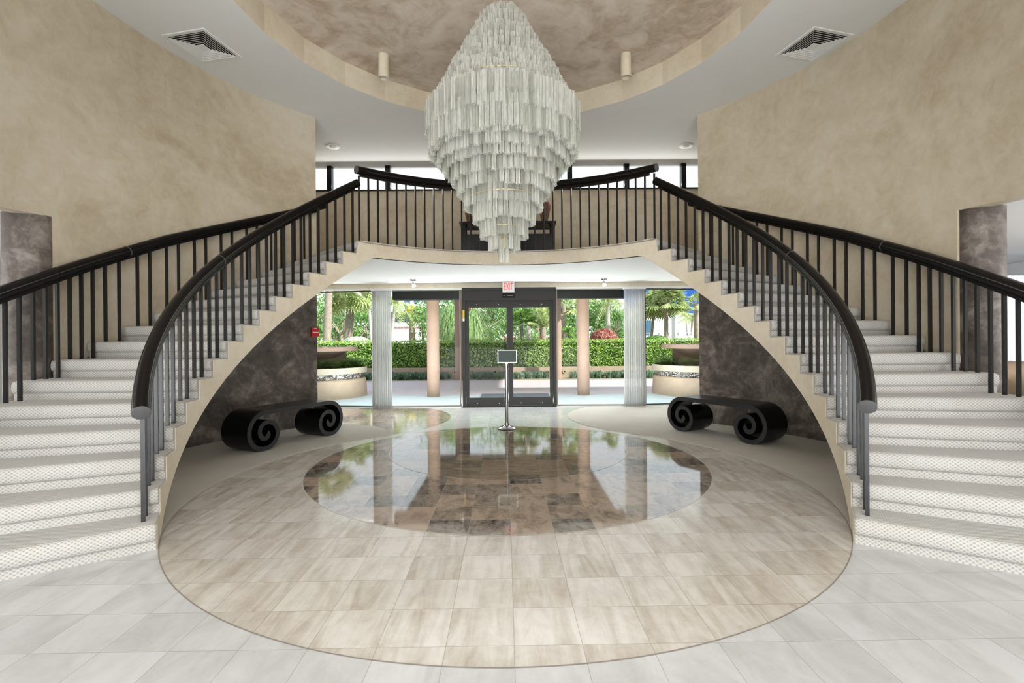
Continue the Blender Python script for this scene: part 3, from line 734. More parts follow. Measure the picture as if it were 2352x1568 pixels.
MB().box(-0.125, 0.125, 9.87, 9.94, 2.245, 2.345).build('housing', 'black', t)
MB().box(-0.03, 0.09, 9.866, 9.87, 2.285, 2.29).build('strip', 'alu', t)
MB().box(-0.10, -0.085, 9.866, 9.87, 2.28, 2.295).build('sensor_lens', 'whitepaint', t)
# exit sign
t = thing('exit_sign', 'lit white and red EXIT sign hanging above the sliding door', 'sign', (0.0, 9.8, ZS))
MB().box(-0.12, 0.12, 9.78, 9.84, 2.375, 2.535).build('housing', 'whitepaint', t) if False else MB().box(-0.12, 0.12, 9.78, 9.84, 2.345, 2.575-0.02).build('housing', 'whitepaint', t)
MB().box(-0.13, 0.13, 9.77, 9.85, 2.553, ZS).build('mount', 'whitepaint', t)
fc = bpy.data.curves.new('letters', 'FONT'); fc.body = 'EXIT'; fc.size = 0.1; fc.extrude = 0.002; fc.align_x = 'CENTER'; fc.align_y = 'CENTER'; fc.space_character = 1.12
fc.materials.append(M['exitred'])
fo = bpy.data.objects.new('letters_curve', fc); COL.objects.link(fo); bpy.context.view_layer.update()
lm = bpy.data.meshes.new_from_object(fo.evaluated_get(bpy.context.evaluated_depsgraph_get())); bpy.data.objects.remove(fo)
fo = bpy.data.objects.new('letters', lm); COL.objects.link(fo)
fo.parent = t; fo.rotation_euler = (pi/2, 0, 0); fo.scale = (0.80, 2.15, 1); fo.location = (0.0, -0.022, 2.452-ZS)
# fire alarm
t = thing('fire_alarm', 'small red fire alarm pull box on the brown wall beside the entrance', 'alarm', (-3.15, 7.88, 1.45))
m = Matrix.Translation((-3.155, 7.885, 0)) @ Matrix.Rotation(RD(44), 4, 'Z')
MB().box(-0.058, 0.058, -0.045, 0.012, 1.455, 1.60, mat=m).build('housing', 'red', t)
MB().box(-0.045, 0.045, -0.052, -0.045, 1.515, 1.53, mat=m).build('handle', 'whitepaint', t)
MB().box(-0.022, 0.022, -0.048, -0.045, 1.575, 1.588, mat=m).build('label_plate', 'whitepaint', t)

# curtains
def curtain(x0, x1, y, lab, sd):
    random.seed(sd); n = 90; vs = []
    t = thing('curtain', lab, 'curtain', ((x0+x1)/2, y, 0), 'pale sheer curtains')
    for i in range(n+1):
        u = i/n; x = x0+(x1-x0)*u
        dy = 0.032*sin(u*2*pi*9.5)+0.012*sin(u*2*pi*23+1)
        for z, s in ((0.012, 1.15), (0.6, 1.0), (2.30, 0.85), (2.418, 0.75)):
            vs.append((x+(u-0.5)*0.03*(1.2-z/2.4), y+dy*s, z))
    fs = [(4*i+j, 4*i+4+j, 4*i+5+j, 4*i+1+j) for i in range(n) for j in range(3)]
    MB().add(vs, fs).build('fabric', 'sheer', t, smooth=True, recalc=False)
    MB().box(x0-0.02, x1+0.02, y-0.03, y+0.03, 2.405, 2.425).build('curtain_track', 'whitepaint', t)
curtain(-2.79, -2.41, 9.90, 'grey pleated sheer curtain gathered left of the entrance', 3)
curtain(2.37, 2.79, 9.92, 'grey pleated sheer curtain gathered right of the entrance', 5)

# gallery windows
GZ0, GZ1 = 4.525, ZC
gx = [-4.25, -3.72, -2.50, -1.25, 0.03, 1.30, 2.49, 3.68, 4.25]
for i in range(8):
    w = thing('window_%d' % (5+i), 'pane %d of the narrow gallery window strip below the ceiling, counted from the left' % (i+1), 'window', (gx[i], 10.15, GZ0)); w['kind'] = 'structure'
    mb = MB(); mb.box(gx[i], gx[i+1], 10.12, 10.2, GZ0, GZ0+0.012);
    mb.box(gx[i+1]-0.05, gx[i+1]+0.05, 10.10, 10.22, GZ0, GZ1); mb.build('window_frame', 'black', w)
    MB().box(gx[i]+0.05, gx[i+1]-0.05, 10.155, 10.161, GZ0+0.012, GZ1-0.012).build('pane', 'glass', w)

# console table and vases on the gallery
t = thing('console_table', 'black console table standing on the gallery behind the chandelier', 'table', (0, 9.5, ZM))
MB().box(-0.93, 0.93, 9.30, 9.70, 3.61, 3.66).build('tabletop', 'bench', t)
for x in (-0.89, 0.83): 
    for y in (9.32, 9.62): MB().box(x, x+0.075, y, y+0.06, ZM, 3.61).build('leg', 'bench', t)
MB().box(-0.82, 0.83, 9.33, 9.36, 3.50, 3.545).build('rail', 'bench', t)
MB().box(-0.82, 0.83, 9.33, 9.66, 3.07, 3.42).build('drawer_box', 'bench', t)
for x, lab in ((-0.74, 'dark woven vase at the left end of the console table'), (0.72, 'dark woven vase at the right end of the console table')):
    t = thing('vase', lab, 'vase', (x, 9.5, 3.66), 'tall woven vases')
    MB().revolve(x, 9.5, [(0.05, 3.66), (0.055, 3.68), (0.085, 3.80), (0.115, 3.93), (0.125, 4.02), (0.11, 4.06), (0.09, 4.07), (0.08, 4.05)], 28).build('body', 'vase', t, smooth=40)
    MB().revolve(x, 9.5, [(0.075, 3.661), (0.075, 3.675), (0.056, 3.69)], 24).build('base', 'black', t, smooth=30)

# ------------------------------------------------------------------ benches
def bench(P1, P2, side, lab):
    """P1 near, P2 far: bottom contact of the front spirals; side: unit vector of the seat depth"""
    P1 = Vector((*P1, 0)); P2 = Vector((*P2, 0)); ax = (P2-P1); Ld = ax.length; ax.normalize()
    t = thing('scroll_bench', lab, 'bench', tuple((P1+P2)/2+Vector(side+(0,))*0.25), 'black scroll benches')
    R0, th = 0.262, 0.056; H = 2*R0
    def spiral(sg, cx):
        pts = []; T = [(0,.317),(.25,.268),(.5,.209),(.75,.202),(1,.184),(1.25,.115),(1.5,.078),(1.75,.062),(1.9,.055)]
        def rad(u):
            for q in range(len(T)-1):
                if u <= T[q+1][0]+1e-9:
                    (a, x), (b, y) = T[q], T[q+1]
                    m0 = 0 if q == 0 else (y-T[q-1][1])/(b-T[q-1][0]); m1 = (T[min(q+2, len(T)-1)][1]-x)/(T[min(q+2, len(T)-1)][0]-a)
                    h = b-a; t = (u-a)/h
                    return (2*t**3-3*t*t+1)*x+(t**3-2*t*t+t)*h*m0+(-2*t**3+3*t*t)*y+(t**3-t*t)*h*m1
        for i in range(153):
            u = 1.9*i/152; r = rad(u)*0.962; ang = 2*pi*u
            pts.append((cx-sg*r*sin(ang), 0.201+r*cos(ang)))
        return pts
    A = spiral(1, 0.0)[::-1]; B = spiral(-1, Ld)
    line = A+[(Ld*i/12, 0.506) for i in range(1, 12)]+B
    # offset inwards by th
    n = len(line); inner = []
    for i in range(n):
        p = Vector(line[max(i-1, 0)]); q = Vector(line[min(i+1, n-1)]); d_ = (q-p)
        if d_.length < 1e-6: d_ = Vector((1, 0))
        d_.normalize(); nn = Vector((d_.y, -d_.x)); inner.append(Vector(line[i])+nn*th)
    zlo = min(p[1] for p in line)
    mb = MB(); vs = []; dep = 0.465; sd = Vector(side+(0,))
    for k, off in enumerate((0.0, dep)):
        for lst in (line, inner):
            for p in lst: vs.append(P1+ax*p[0]+sd*off+Vector((0, 0, p[1]-zlo+0.009)))
    o = n
    fs = []; mi = []
    for i in range(n-1):
        fs.append((i, i+1, n+i+1, n+i)); mi.append(1)
        fs.append((2*n+i, 3*n+i, 3*n+i+1, 2*n+i+1)); mi.append(1)
        fs.append((i, 2*n+i, 2*n+i+1, i+1)); mi.append(0)
        fs.append((n+i, n+i+1, 3*n+i+1, 3*n+i)); mi.append(0)
    fs += [(0, n, 3*n, 2*n), (n-1, 3*n-1, 4*n-1, 2*n-1)]; mi += [0, 0]
    mb.add(vs, fs); mb.mi = mi
    ob = mb.build('bench_body', ['bench', 'bench_edge'], t, smooth=35)
    return t
bench((-3.035, 6.08), (-2.59, 7.01), (-0.918, 0.396), 'black lacquered bench with scroll ends, against the left brown wall')
bench((3.085, 6.24), (2.545, 7.12), (0.852, 0.523), 'black lacquered bench with scroll ends, against the right brown wall')

# ------------------------------------------------------------------ stanchion sign
t = thing('sign_stand', 'chrome post stand holding a small blank slate board, in front of the door', 'sign', (-0.03, 7.47, 0))
MB().revolve(-0.03, 7.47, [(0.135, 0.004), (0.14, 0.012), (0.125, 0.03), (0.09, 0.045), (0.045, 0.06), (0.034, 0.09), (0.027, 0.11)], 40).build('base', 'chrome', t, smooth=35)
MB().cyl(-0.03, 7.47, 0.10, 0.93, 0.026, 24).build('pole', 'chrome', t, smooth=30)
MB().revolve(-0.03, 7.47, [(0.027, 0.92), (0.038, 0.925), (0.041, 1.0), (0.03, 1.005)], 24).build('collar', 'chrome', t, smooth=30)
MB().box(-0.05, -0.01, 7.455, 7.485, 1.0, 1.03).build('bracket', 'chrome', t)
mb = MB(); frame_rect(mb, -0.165, 0.132, 1.022, 1.222, 0.011, 7.448, 7.47); bf = mb.build('board_frame', 'alu', t)
MB().box(-0.154, 0.121, 7.452, 7.466, 1.033, 1.211).build('board', 'slate', bf)

# ------------------------------------------------------------------ right lounge glimpse
t = thing('armchair', 'tan armchair with a green cushion, glimpsed beyond the right brown column', 'armchair', (6.6, 6.0, 0))
MB().box(6.2, 7.1, 5.5, 6.3, 0.08, 0.45).build('seat', 'sofa', t)
mb = MB().tube([(6.15, 5.5, 0.62), (6.15, 6.0, 0.70), (6.35, 6.4, 0.86), (6.7, 6.45, 0.88), (7.1, 6.4, 0.86)], 0.16, 12); mb.build('backrest', 'sofa', t, smooth=40)
mb = MB(); mb.revolve(0, 0, [(0.02, -0.08), (0.16, -0.06), (0.22, 0), (0.16, 0.06), (0.02, 0.08)], 20)
cu = mb.build('cushion', 'cushion', t, smooth=40); cu.location = (-0.25, -0.2, 0.66); cu.rotation_euler = (RD(70), 0, RD(30))
for x in (6.25, 7.0):
    for y in (5.55, 6.25): MB().cyl(x, y, 0, 0.1, 0.03, 10).build('leg', 'black', t)
t = thing('curtain', 'white curtain with a painted daylight glow in the right lounge', 'curtain', (7.6, 8.2, 0))
n = 60; vs = []
for i in range(n+1):
    x = 7.35+0.75*i/n; y = 7.4+0.03*sin(i*0.9)
    vs += [(x, y, 0.01), (x, y, 2.3)]
MB().add(vs, [(2*i, 2*i+2, 2*i+3, 2*i+1) for i in range(n)]).build('fabric', 'curtain_glow', t, smooth=True, recalc=False)

# ------------------------------------------------------------------ outdoors
struct(MB().poly([(-60, 10.35), (60, 10.35), (60, 17.1), (-60, 17.1)], -0.02), 'ground', 'paver', recalc=False, label='lavender brick paving of the driveway')
struct(MB().poly([(-7.5, 10.32), (7.5, 10.32), (7.5, 12.35), (-7.5, 12.35)], -0.012), 'ground', 'walkway', recalc=False, label='pale paved walkway in front of the doors')
struct(MB().poly([(-60, 17.1), (60, 17.1), (60, 200), (-60, 200)], -0.03), 'ground', 'ground', recalc=False)
tag(MB().box(-0.72, 0.98, 11.45, 12.5, -0.012, 0.004).build('door_mat', 'mat'), 'large dark grey mat outside the sliding door', 'mat')
for x, y, lab in ((-1.9, 12.08, 'pink stucco column outside, left of the sliding door'), (1.86, 12.19, 'pink stucco column outside, right of the sliding door'),
                  (-1.83, 17.4, 'far stucco column by the planting bed, left of the door'), (1.70, 17.4, 'far stucco column by the planting bed, right of the door')):
    t = thing('column', lab, 'column', (x, y, 0), 'round stucco columns outside')
    MB().cyl(x, y, -0.015, 2.98, 0.153, 40).build('shaft', 'column_out', t, smooth=30)
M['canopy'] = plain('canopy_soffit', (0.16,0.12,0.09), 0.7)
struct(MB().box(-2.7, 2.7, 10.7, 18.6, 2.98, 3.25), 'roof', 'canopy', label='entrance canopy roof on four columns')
# low planter wall with round lights
struct(MB().box(-40, 40, 18.0, 18.22, -0.03, 0.385), 'wall_garden', 'stucco', label='low tan stucco wall below the hedge')
proto = None
lx = [-4.9, -4.35, -3.5, -2.75, -2.05, -1.4, -0.55, 0.5, 1.15, 2.02, 3.35, 4.2, 5.15, 5.9]
for i, x in enumerate(lx):
    lab = 'small round light set in the low garden wall, number %d from the left' % (i+1)
    t = thing('wall_light', 'small round light set in the low garden wall below the hedge', 'light', (x, 18.0, 0.21), 'round lights in the garden wall')
    if proto is None:
        def rr_(mb, r0, r1, y0, y1, n=18):
            vs = [(r0*cos(2*pi*i/n), y0, r0*sin(2*pi*i/n)) for i in range(n)]+[(r1*cos(2*pi*i/n), y1, r1*sin(2*pi*i/n)) for i in range(n)]
            mb.add(vs, [(i, (i+1) % n, n+(i+1) % n, n+i) for i in range(n)]); return mb
        a = rr_(rr_(MB(), 0.055, 0.06, -0.03, 0.0), 0.035, 0.055, -0.02, -0.03).build('housing', 'rim', t, smooth=30, recalc=False); a.location = (0, 0, 0)
        b = MB().add([(0.036*cos(2*pi*i/18), -0.018, 0.036*sin(2*pi*i/18)) for i in range(18)], [tuple(range(18))]).build('lens', 'void', t, recalc=False); b.location = (0, 0, 0)
        proto = (a, b)
    else:
        for q in proto:
            c = q.copy(); COL.objects.link(c); c.parent = t; c.location = (0, 0, 0)
# leaves
def leaf_quad(mb, p, nrm, size, asp=0.5):
    nrm = nrm.normalized(); t = nrm.cross(Vector((random.uniform(-1,1), random.uniform(-1,1), random.uniform(-1,1)))).normalized(); b = nrm.cross(t)
    L_ = size; w = size*asp
    mb.add([p-t*L_/2, p+b*w/2-t*L_*0.05, p+t*L_/2, p-b*w/2-t*L_*0.05], [(0, 1, 2, 3)])
def rvec(): 
    return Vector((random.gauss(0,1), random.gauss(0,1), random.gauss(0,1))).normalized()
random.seed(11)
def hedge():
    t = thing('hedge', 'long clipped green hedge behind the low garden wall', 'hedge', (0, 19, 0))
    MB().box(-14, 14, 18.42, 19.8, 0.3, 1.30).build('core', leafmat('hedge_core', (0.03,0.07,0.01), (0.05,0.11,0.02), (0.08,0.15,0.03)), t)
    mb = MB()
    for i in range(17000):
        x = random.uniform(-7.5, 8.5); 
        if random.random() < 0.75: p = Vector((x, 18.40-random.uniform(0, 0.09), random.uniform(0.38, 1.36))); nn = Vector((0, -1, 0.5))
        else: p = Vector((x, random.uniform(18.3, 19.6), 1.36+random.uniform(-0.03, 0.06))); nn = Vector((0, -0.3, 1))
        p.z += 0.02*sin(x*3.1)
        leaf_quad(mb, p, nn+rvec()*0.9, random.uniform(0.05, 0.085), 0.55)
    tag(mb.build('foliage', 'hedge', t, recalc=False), kind='stuff')
hedge()
def grass(mb, x, y, z, h, n, spread):
    for i in range(n):
        a = random.uniform(0, 2*pi); l = h*random.uniform(0.6, 1.1); d_ = Vector((cos(a), sin(a), 0)); s_ = random.uniform(0.2, 1)*spread
        w = Vector((-sin(a), cos(a), 0))*0.008; p0 = Vector((x, y, z))+d_*random.uniform(0, 0.08)
        p1 = p0+d_*s_*0.5+Vector((0, 0, l*0.8)); p2 = p0+d_*s_*1.1+Vector((0, 0, l*random.uniform(0.5, 0.95)))
        mb.add([p0-w, p0+w, p1+w, p1-w, p2], [(0, 1, 2, 3), (3, 2, 4)])
mb = MB()
for i in range(420):
    gxx = random.uniform(-7.5, 8.5)
    if min(abs(gxx+1.83), abs(gxx-1.70)) < 0.36: continue
    grass(mb, gxx, random.uniform(17.3, 17.72), -0.03, 0.33, 26, 0.2)
tag(mb.build('grass', 'bluegrass', recalc=False), 'band of dark arching grass in front of the low garden wall', 'grass', kind='stuff')
struct(MB().box(-40, 40, 17.08, 18.0, -0.03, 0.0), 'ground', 'ground')

def planter(sx, lab, pl):
    cx, cy = sx*4.93, 12.45
    t = thing('planter', lab, 'planter', (cx, cy, 0), 'round stucco planters with roofed pedestals')
    MB().revolve(cx, cy, [(1.22, -0.015), (1.19, 0.42), (1.15, 0.45), (1.05, 0.45)], 64).build('base', 'stucco', t, smooth=30)
    MB().revolve(cx, cy, [(1.09, 0.45), (1.09, 0.575)], 64, caps=False).build('mosaic_band', 'mosaic', t, smooth=30)
    MB().revolve(cx, cy, [(1.12, 0.575), (1.22, 0.59), (1.22, 0.73), (1.16, 0.735), (1.14, 0.66)], 64).build('rim', 'rim', t, smooth=30)
    MB().revolve(cx+sx*0.15, cy+0.3, [(0.75, 0.62), (0.75, 1.145)], 32).build('pedestal', 'column_out', t, smooth=30)
    MB().revolve(cx+sx*0.15, cy, [(0.5, 0.85), (0.85, 1.13), (1.13, 1.14), (1.13, 1.235), (1.08, 1.24)], 64).build('cap_slab', 'column_out', t, smooth=30)
    mb = MB()
    for i in range(500): p = Vector((cx+sx*0.15, cy, 1.245))+Vector((random.uniform(-1,1), random.uniform(-1,1), 0))*0.76; leaf_quad(mb, p, Vector((0,0,1))+rvec()*0.5, 0.05, 0.8)
    mb.build('gravel', 'rim', t, recalc=False)
    f = thing('planter_ferns', pl, 'plant', (cx, cy, 0.7))
    mb = MB()
    for i in range(330):
        a = random.uniform(0, 2*pi); r = random.uniform(0.80, 1.10); x, y = cx+r*cos(a), cy+r*sin(a)
        if random.random() < (0.55 if sx > 0 else 0.0): continue
        for j in range(7):
            b = random.uniform(0, 2*pi); d_ = Vector((cos(b), sin(b), 0)); w = Vector((-sin(b), cos(b), 0)); h = random.uniform(0.14, 0.34)
            for q in range(7):
                u = q/7; p = Vector((x, y, 0.70))+d_*0.22*u+Vector((0, 0, h*(u*1.6-u*u*0.8)))
                for s_ in (-1, 1):
                    e = p+w*s_*0.085*(1-u*0.6)+d_*0.03; mb.add([p, p+d_*0.035, e], [(0, 1, 2)])
    mb.build('leaves', 'fern', f, recalc=False)
planter(-1, 'round stucco planter with mosaic band outside the far left glazing', 'dense dark green ferns filling the left planter')
planter(1, 'round stucco planter with mosaic band outside the far right glazing', 'sparse yellow green ferns in the right planter')

def trunk(mb, p0, p1, r0, r1, bend=0.0, n=14, rings=True):
    p0, p1 = Vector(p0), Vector(p1); P = []; sc = []
    for i in range(n+1):
        u = i/n; P.append(p0.lerp(p1, u)+Vector((bend*sin(u*pi), 0, 0))); sc.append((1+(r1/r0-1)*u)*(1+(0.05 if rings and i % 2 else 0)))
    mb.tube(P, r0, 12, scale=sc, up=(0, 1, 0.01)); return P[-1]
def fan_palm(name, lab, base, top, size, nf, mat='palm', r=0.15, bend=0, grp='palm trees beyond the hedge', bark='bark', feather=False, droop=0.6, upr=0.4):
    t = thing(name, lab, 'palm tree', base, grp)
    mb = MB(); tp = trunk(mb, base, top, r, r*0.75, bend); mb.build('trunk', bark, t, smooth=40)
    mb = MB()
    for i in range(nf):
        a = random.uniform(0, 2*pi); el = random.uniform(-0.5, 1.2)+upr*0.3; d_ = Vector((cos(a)*cos(el), sin(a)*cos(el), sin(el))); L_ = size*random.uniform(0.75, 1.1)
        if feather:
            P = []
            for q in range(15):
                u = q/14; P.append(tp+d_*L_*u+Vector((0, 0, -droop*L_*u*u)))
            for q in range(14):
                p = P[q]; tdir = (P[q+1]-p).normalized(); sd = tdir.cross(Vector((0, 0, 1))).normalized()
                for s_ in (-1, 1):
                    for k in range(2):
                        b0 = p+tdir*L_*0.035*k; e = b0+sd*s_*0.22*size*(1-abs(2*q/14-0.8)*0.6)+tdir*0.14*size+Vector((0, 0, -0.10*size))
                        mb.add([b0, b0+tdir*0.03*size, e], [(0, 1, 2)])
        else:
            c = tp+d_*L_*0.5+Vector((0, 0, -droop*0.1*L_)); mb.add([tp-Vector((0.01,0,0)), tp+Vector((0.01,0,0)), c], [(0, 1, 2)])
            sd = d_.cross(Vector((0, 0, 1))); sd = sd.normalized() if sd.length > 0.01 else Vector((1, 0, 0)); up = sd.cross(d_)
            for k in range(19):
                th = (k/18-0.5)*3.6; e = c+(d_*cos(th)+sd*sin(th))*L_*0.55+Vector((0, 0, -droop*L_*0.32))+rvec()*0.03
                mid = c.lerp(e, 0.5)+up*0.03; w = (d_*-sin(th)+sd*cos(th))*0.035*size
                mb.add([c, mid+w, e, mid-w], [(0, 1, 2, 3)])
    mb.build('fronds', mat, t, recalc=False)
    return t
def tree(name, lab, base, h, crown, rad, nl, mat='tree', r=0.15, cz=0.62, cat='tree', grp='leafy trees beyond the hedge', leaf=0.14):
    t = thing(name, lab, cat, base, grp); mb = MB()
    tp = trunk(mb, base, (base[0]+random.uniform(-.3, .3), base[1], base[2]+h*0.6), r, r*0.5, 0.15, rings=False)
    for i in range(6):
        e = tp+rvec()*crown*0.6; e.z = abs(e.z-tp.z)+tp.z; trunk(mb, tp-Vector((0, 0, 0.4)), e, r*0.4, r*0.15, 0.1, 6, False)
    mb.build('trunk', 'bark', t, smooth=40); mb = MB()
    blobs = [(Vector((base[0]+random.uniform(-1, 1)*crown, base[1]+random.uniform(-.6, .6)*crown, base[2]+h*random.uniform(0.25, 1.0))), random.uniform(0.25, 0.5)*rad) for i in range(14)]
    for i in range(nl):
        c, rr = random.choice(blobs); v = rvec(); p = c+v*rr*(random.random()**0.4)
        leaf_quad(mb, p, v+rvec()*0.7+Vector((0,-0.3,0.3)), leaf*random.uniform(0.7, 1.3), 0.5)
    mb.build('foliage', mat, t, recalc=False)
    return t
def dome_bush(name, lab, x, y, z0, rx, h, mat, n):
    t = thing(name, lab, 'bush', (x, y, 0)); core = MB(); core.revolve(x, y, [(0.1, 0), (rx*0.9, z0), (rx*0.9, z0+h*0.3), (rx*0.7, z0+h*0.7), (rx*0.3, z0+h*0.92), (0.02, z0+h*0.95)], 24)
    core.build('core', mat, t, smooth=40); mb = MB()
    for i in range(n):
        a = random.uniform(0, 2*pi); e = random.uniform(0.0, pi/2); v = Vector((cos(a)*cos(e), sin(a)*cos(e), sin(e)))
        leaf_quad(mb, Vector((x+v.x*rx, y+v.y*rx, z0+v.z*h)), v+rvec()*0.6, 0.09, 0.6)
    mb.build('foliage', mat, t, recalc=False)
def px(xp, Y): return (xp-1170)/1112*Y
def pz(yp, Y): return 1.357+(784-yp)/1112*Y
random.seed(21)
# far left bay
fan_palm('palm_tree', 'thick rough palm trunk at the far left, beside the brown wall', (px(746,21),21,-.03), (px(757,21),21,pz(640,21)), 1.6, 14, r=0.19)
fan_palm('palm_tree', 'leaning grey palm whose drooping crown fills the top of the far left glazing', (px(792,23),23,-.03), (px(808,23),23,pz(668,23)), 1.6, 22, r=0.22, droop=1.2)
fan_palm('palm_tree', 'slim white leaning palm trunk next to the left curtain', (px(856,25),25,-.03), (px(846,25),25,pz(688,25)), 1.0, 9, r=0.09, bark='bark_white', feather=True)
tree('tree', 'dense green tree behind the far left palms', (px(775,29),29,-.03), 3.6, 1.6, 1.9, 2600, leaf=0.16)
tree('tree', 'bushy green tree beside the white trunk at far left', (px(838,30),30,-.03), 3.2, 1.2, 1.7, 1800, leaf=0.16)
dome_bush('dome_bush', 'pale flowering dome bush over the hedge at far left', px(818,20.6), 20.6, 1.30, 0.58, 0.29, 'paleleaf', 1500)
# left bay
fan_palm('coconut_palm', 'coconut palm with yellow fruit in front of the pale building', (px(947,33),33,-.03), (px(943,33),33,pz(714,33)), 1.5, 22, r=0.24, feather=True, mat='palm')
t = thing('coconut_cluster', 'yellow coconut cluster in the palm before the pale building', 'fruit', (px(943,33),32.7,pz(712,33)))
mb = MB()
for i in range(16): p = Vector((px(943,33), 32.6, pz(709,33)))+rvec()*0.26; mb.revolve(p.x, p.y, [(0.02, p.z-0.1), (0.09, p.z-0.03), (0.09, p.z+0.03), (0.02, p.z+0.1)], 8)
mb.build('fruit', 'yellow', t, smooth=True); 
fan_palm('palm_tree', 'pale leaning palm just right of the left curtain', (px(900,26),26,-.03), (px(907,26),26,pz(692,26)), 1.4, 14, r=0.10, bark='bark_white', feather=True, bend=-0.1, droop=1.0)
fan_palm('palm_tree', 'small palm with forked stem left of the pink column', (px(972,34),34,-.03), (px(968,34),34,pz(722,34)), 1.1, 12, r=0.12, feather=True)
def willow(name, lab, x, y, zt, rad, n, h0=0.6):
    t = thing(name, lab, 'plant', (x, y, 0)); mb = MB()
    MB().cyl(x, y, -0.03, zt-0.3, 0.12, 12, 0.08).build('trunk', 'bark', t, smooth=30)
    for i in range(n):
        a = random.uniform(0, 2*pi); d_ = Vector((cos(a), sin(a), 0)); w = Vector((-sin(a), cos(a), 0))*0.014; R_ = rad*random.uniform(0.4, 1.05); top = zt+random.uniform(-0.9, 0.15)
        pts = [Vector((x, y, top-0.25))+d_*R_*u+Vector((0, 0, 0.35*sin(u*pi*0.7)-1.0*u**2.2*random.uniform(.7, 1.3))) for u in (0, .25, .5, .75, 1)]
        vs = []; 
        for q, p in enumerate(pts): k = 1-q*0.2; vs += [p-w*k, p+w*k]
        mb.add(vs, [(2*q, 2*q+1, 2*q+3, 2*q+2) for q in range(4)])
    mb.build('leaves', 'willow', t, recalc=False)
willow('ponytail_plant', 'large bush of long arching pale green leaves seen beside the left door jamb', px(1040,20.6), 20.6, 2.9, 1.0, 1300)
willow('ponytail_plant', 'second arching long leaved bush behind the left door leaf', px(1085,22.5), 22.5, 2.9, 0.9, 900)
tree('tree', 'tall dense tree behind the left door leaf', (px(1110,26),26,-.03), 3.9, 1.8, 2.1, 3200, leaf=0.15)
tree('tree', 'light green shrub tree beside the door centre', (px(1150,23),23,-.03), 2.5, 0.8, 1.1, 1400, 'willow', leaf=0.12)
tree('tree', 'dark grey green tree above the left bay, right of the pink column', (px(1035,27),27,-.03), 4.3, 1.2, 1.7, 1800, leaf=0.15)
# right door leaf
fan_palm('palm_tree', 'short bright fan palm behind the right door leaf', (px(1197,21),21,-.03), (px(1197,21),21,pz(742,21)), 0.85, 22, mat='fern', r=0.08, droop=0.5)
fan_palm('palm_tree', 'tall grey palm trunk through the middle of the right door leaf', (px(1216,22),22,-.03), (px(1207,22),22,pz(655,22)), 1.5, 16, r=0.12, bark='bark_white')
fan_palm('palm_tree', 'squat palm with a fibrous boot trunk and thin upright fronds', (px(1245,20.8),20.8,-.03), (px(1246,20.8),20.8,pz(752,20.8)), 1.15, 26, r=0.17, feather=True, droop=0.2, upr=2.2)
tree('tree', 'yellow green tree behind the right door leaf', (px(1232,28),28,-.03), 4.0, 1.8, 2.0, 2600, 'willow', leaf=0.15)
for xx, lab in ((1158, 'small red flower spike left of the door centre'), (1180, 'small red flower spike just right of the door centre'), (1238, 'small red flower spike before the squat palm'), (1247, 'second red flower spike at the foot of the squat palm')):
    t = thing('flower_spike', lab, 'flower', (px(xx,20), 20, 1.3)); mb = MB()
    for i in range(60): leaf_quad(mb, Vector((px(xx,20), 20, 1.48 if xx != 1247 else 1.36))+Vector((random.gauss(0,.05), random.gauss(0,.05), random.gauss(0,.05))), rvec(), 0.05, 0.5)
    mb.build('petals', 'redleaf', t, recalc=False); MB().cyl(px(xx,20), 20, -0.03, 1.42, 0.01, 6).build('stem', 'fern', t)
# right bay
fan_palm('palm_tree', 'grey palm trunk beside the far right column', (px(1293,22),22,-.03), (px(1294,22),22,pz(700,22)), 1.3, 16, r=0.12)
fan_palm('palm_tree', 'low arching green palm between the right columns', (px(1306,20.8),20.8,-.03), (px(1306,20.8),20.8,pz(765,20.8)), 0.8, 20, mat='fern', r=0.07, feather=True)
fan_palm('palm_tree', 'palm trunk hidden partly by the right pink column', (px(1325,24),24,-.03), (px(1325,24),24,pz(690,24)), 1.2, 14, r=0.10, bark='bark_white', feather=True)
tree('tree', 'dense dark green tree behind the red bush', (px(1392,25),25,-.03), 3.0, 1.25, 1.7, 3800, leaf=0.13)
fan_palm('coconut_palm', 'coconut palm rising through the dense tree above the red bush', (px(1397,23.5),23.5,-.03), (px(1394,23.5),23.5,pz(694,23.5)), 1.4, 18, r=0.12, feather=True, bark='bark_white')
dome_bush('dome_bush', 'clipped red leaved dome bush over the hedge beside the right curtain', px(1386,20.4), 20.4, 1.28, 0.62, 0.56, 'redleaf', 2200)
tree('tree', 'small green tree next to the right curtain', (px(1432,27),27,-.03), 2.8, 0.6, 1.0, 900, leaf=0.13)
# far right bay
fan_palm('palm_tree', 'cabbage palm with a full crown against the blue sky at the right', (px(1529,21),21,-.03), (px(1529,21),21,pz(694,21)), 1.3, 46, r=0.105, droop=0.9)
fan_palm('palm_tree', 'thin leaning palm left of the cabbage palm at the right', (px(1483,22),22,-.03), (px(1502,22),22,pz(700,22)), 1.1, 28, r=0.07, bend=0.05, droop=0.9)
fan_palm('palm_tree', 'distant slender palm right of the white pillar', (px(1580,40),40,-.03), (px(1574,40),40,pz(726,40)), 1.3, 16, r=0.09, feather=True, bark='bark_white')
fan_palm('palm_tree', 'distant slender palm close to the right brown wall', (px(1583,38),38,-.03), (px(1588,38),38,pz(735,38)), 1.3, 16, r=0.09, feather=True, bark='bark_white')
fan_palm('palm_tree', 'stout palm trunk touching the edge of the right brown wall', (px(1600,23),23,-.03), (px(1598,23),23,pz(700,23)), 0.8, 12, r=0.15)
dome_bush('dome_bush', 'dark green dome bush over the hedge at far right', px(1506,20.6), 20.6, 1.28, 0.52, 0.26, 'tree', 1300)
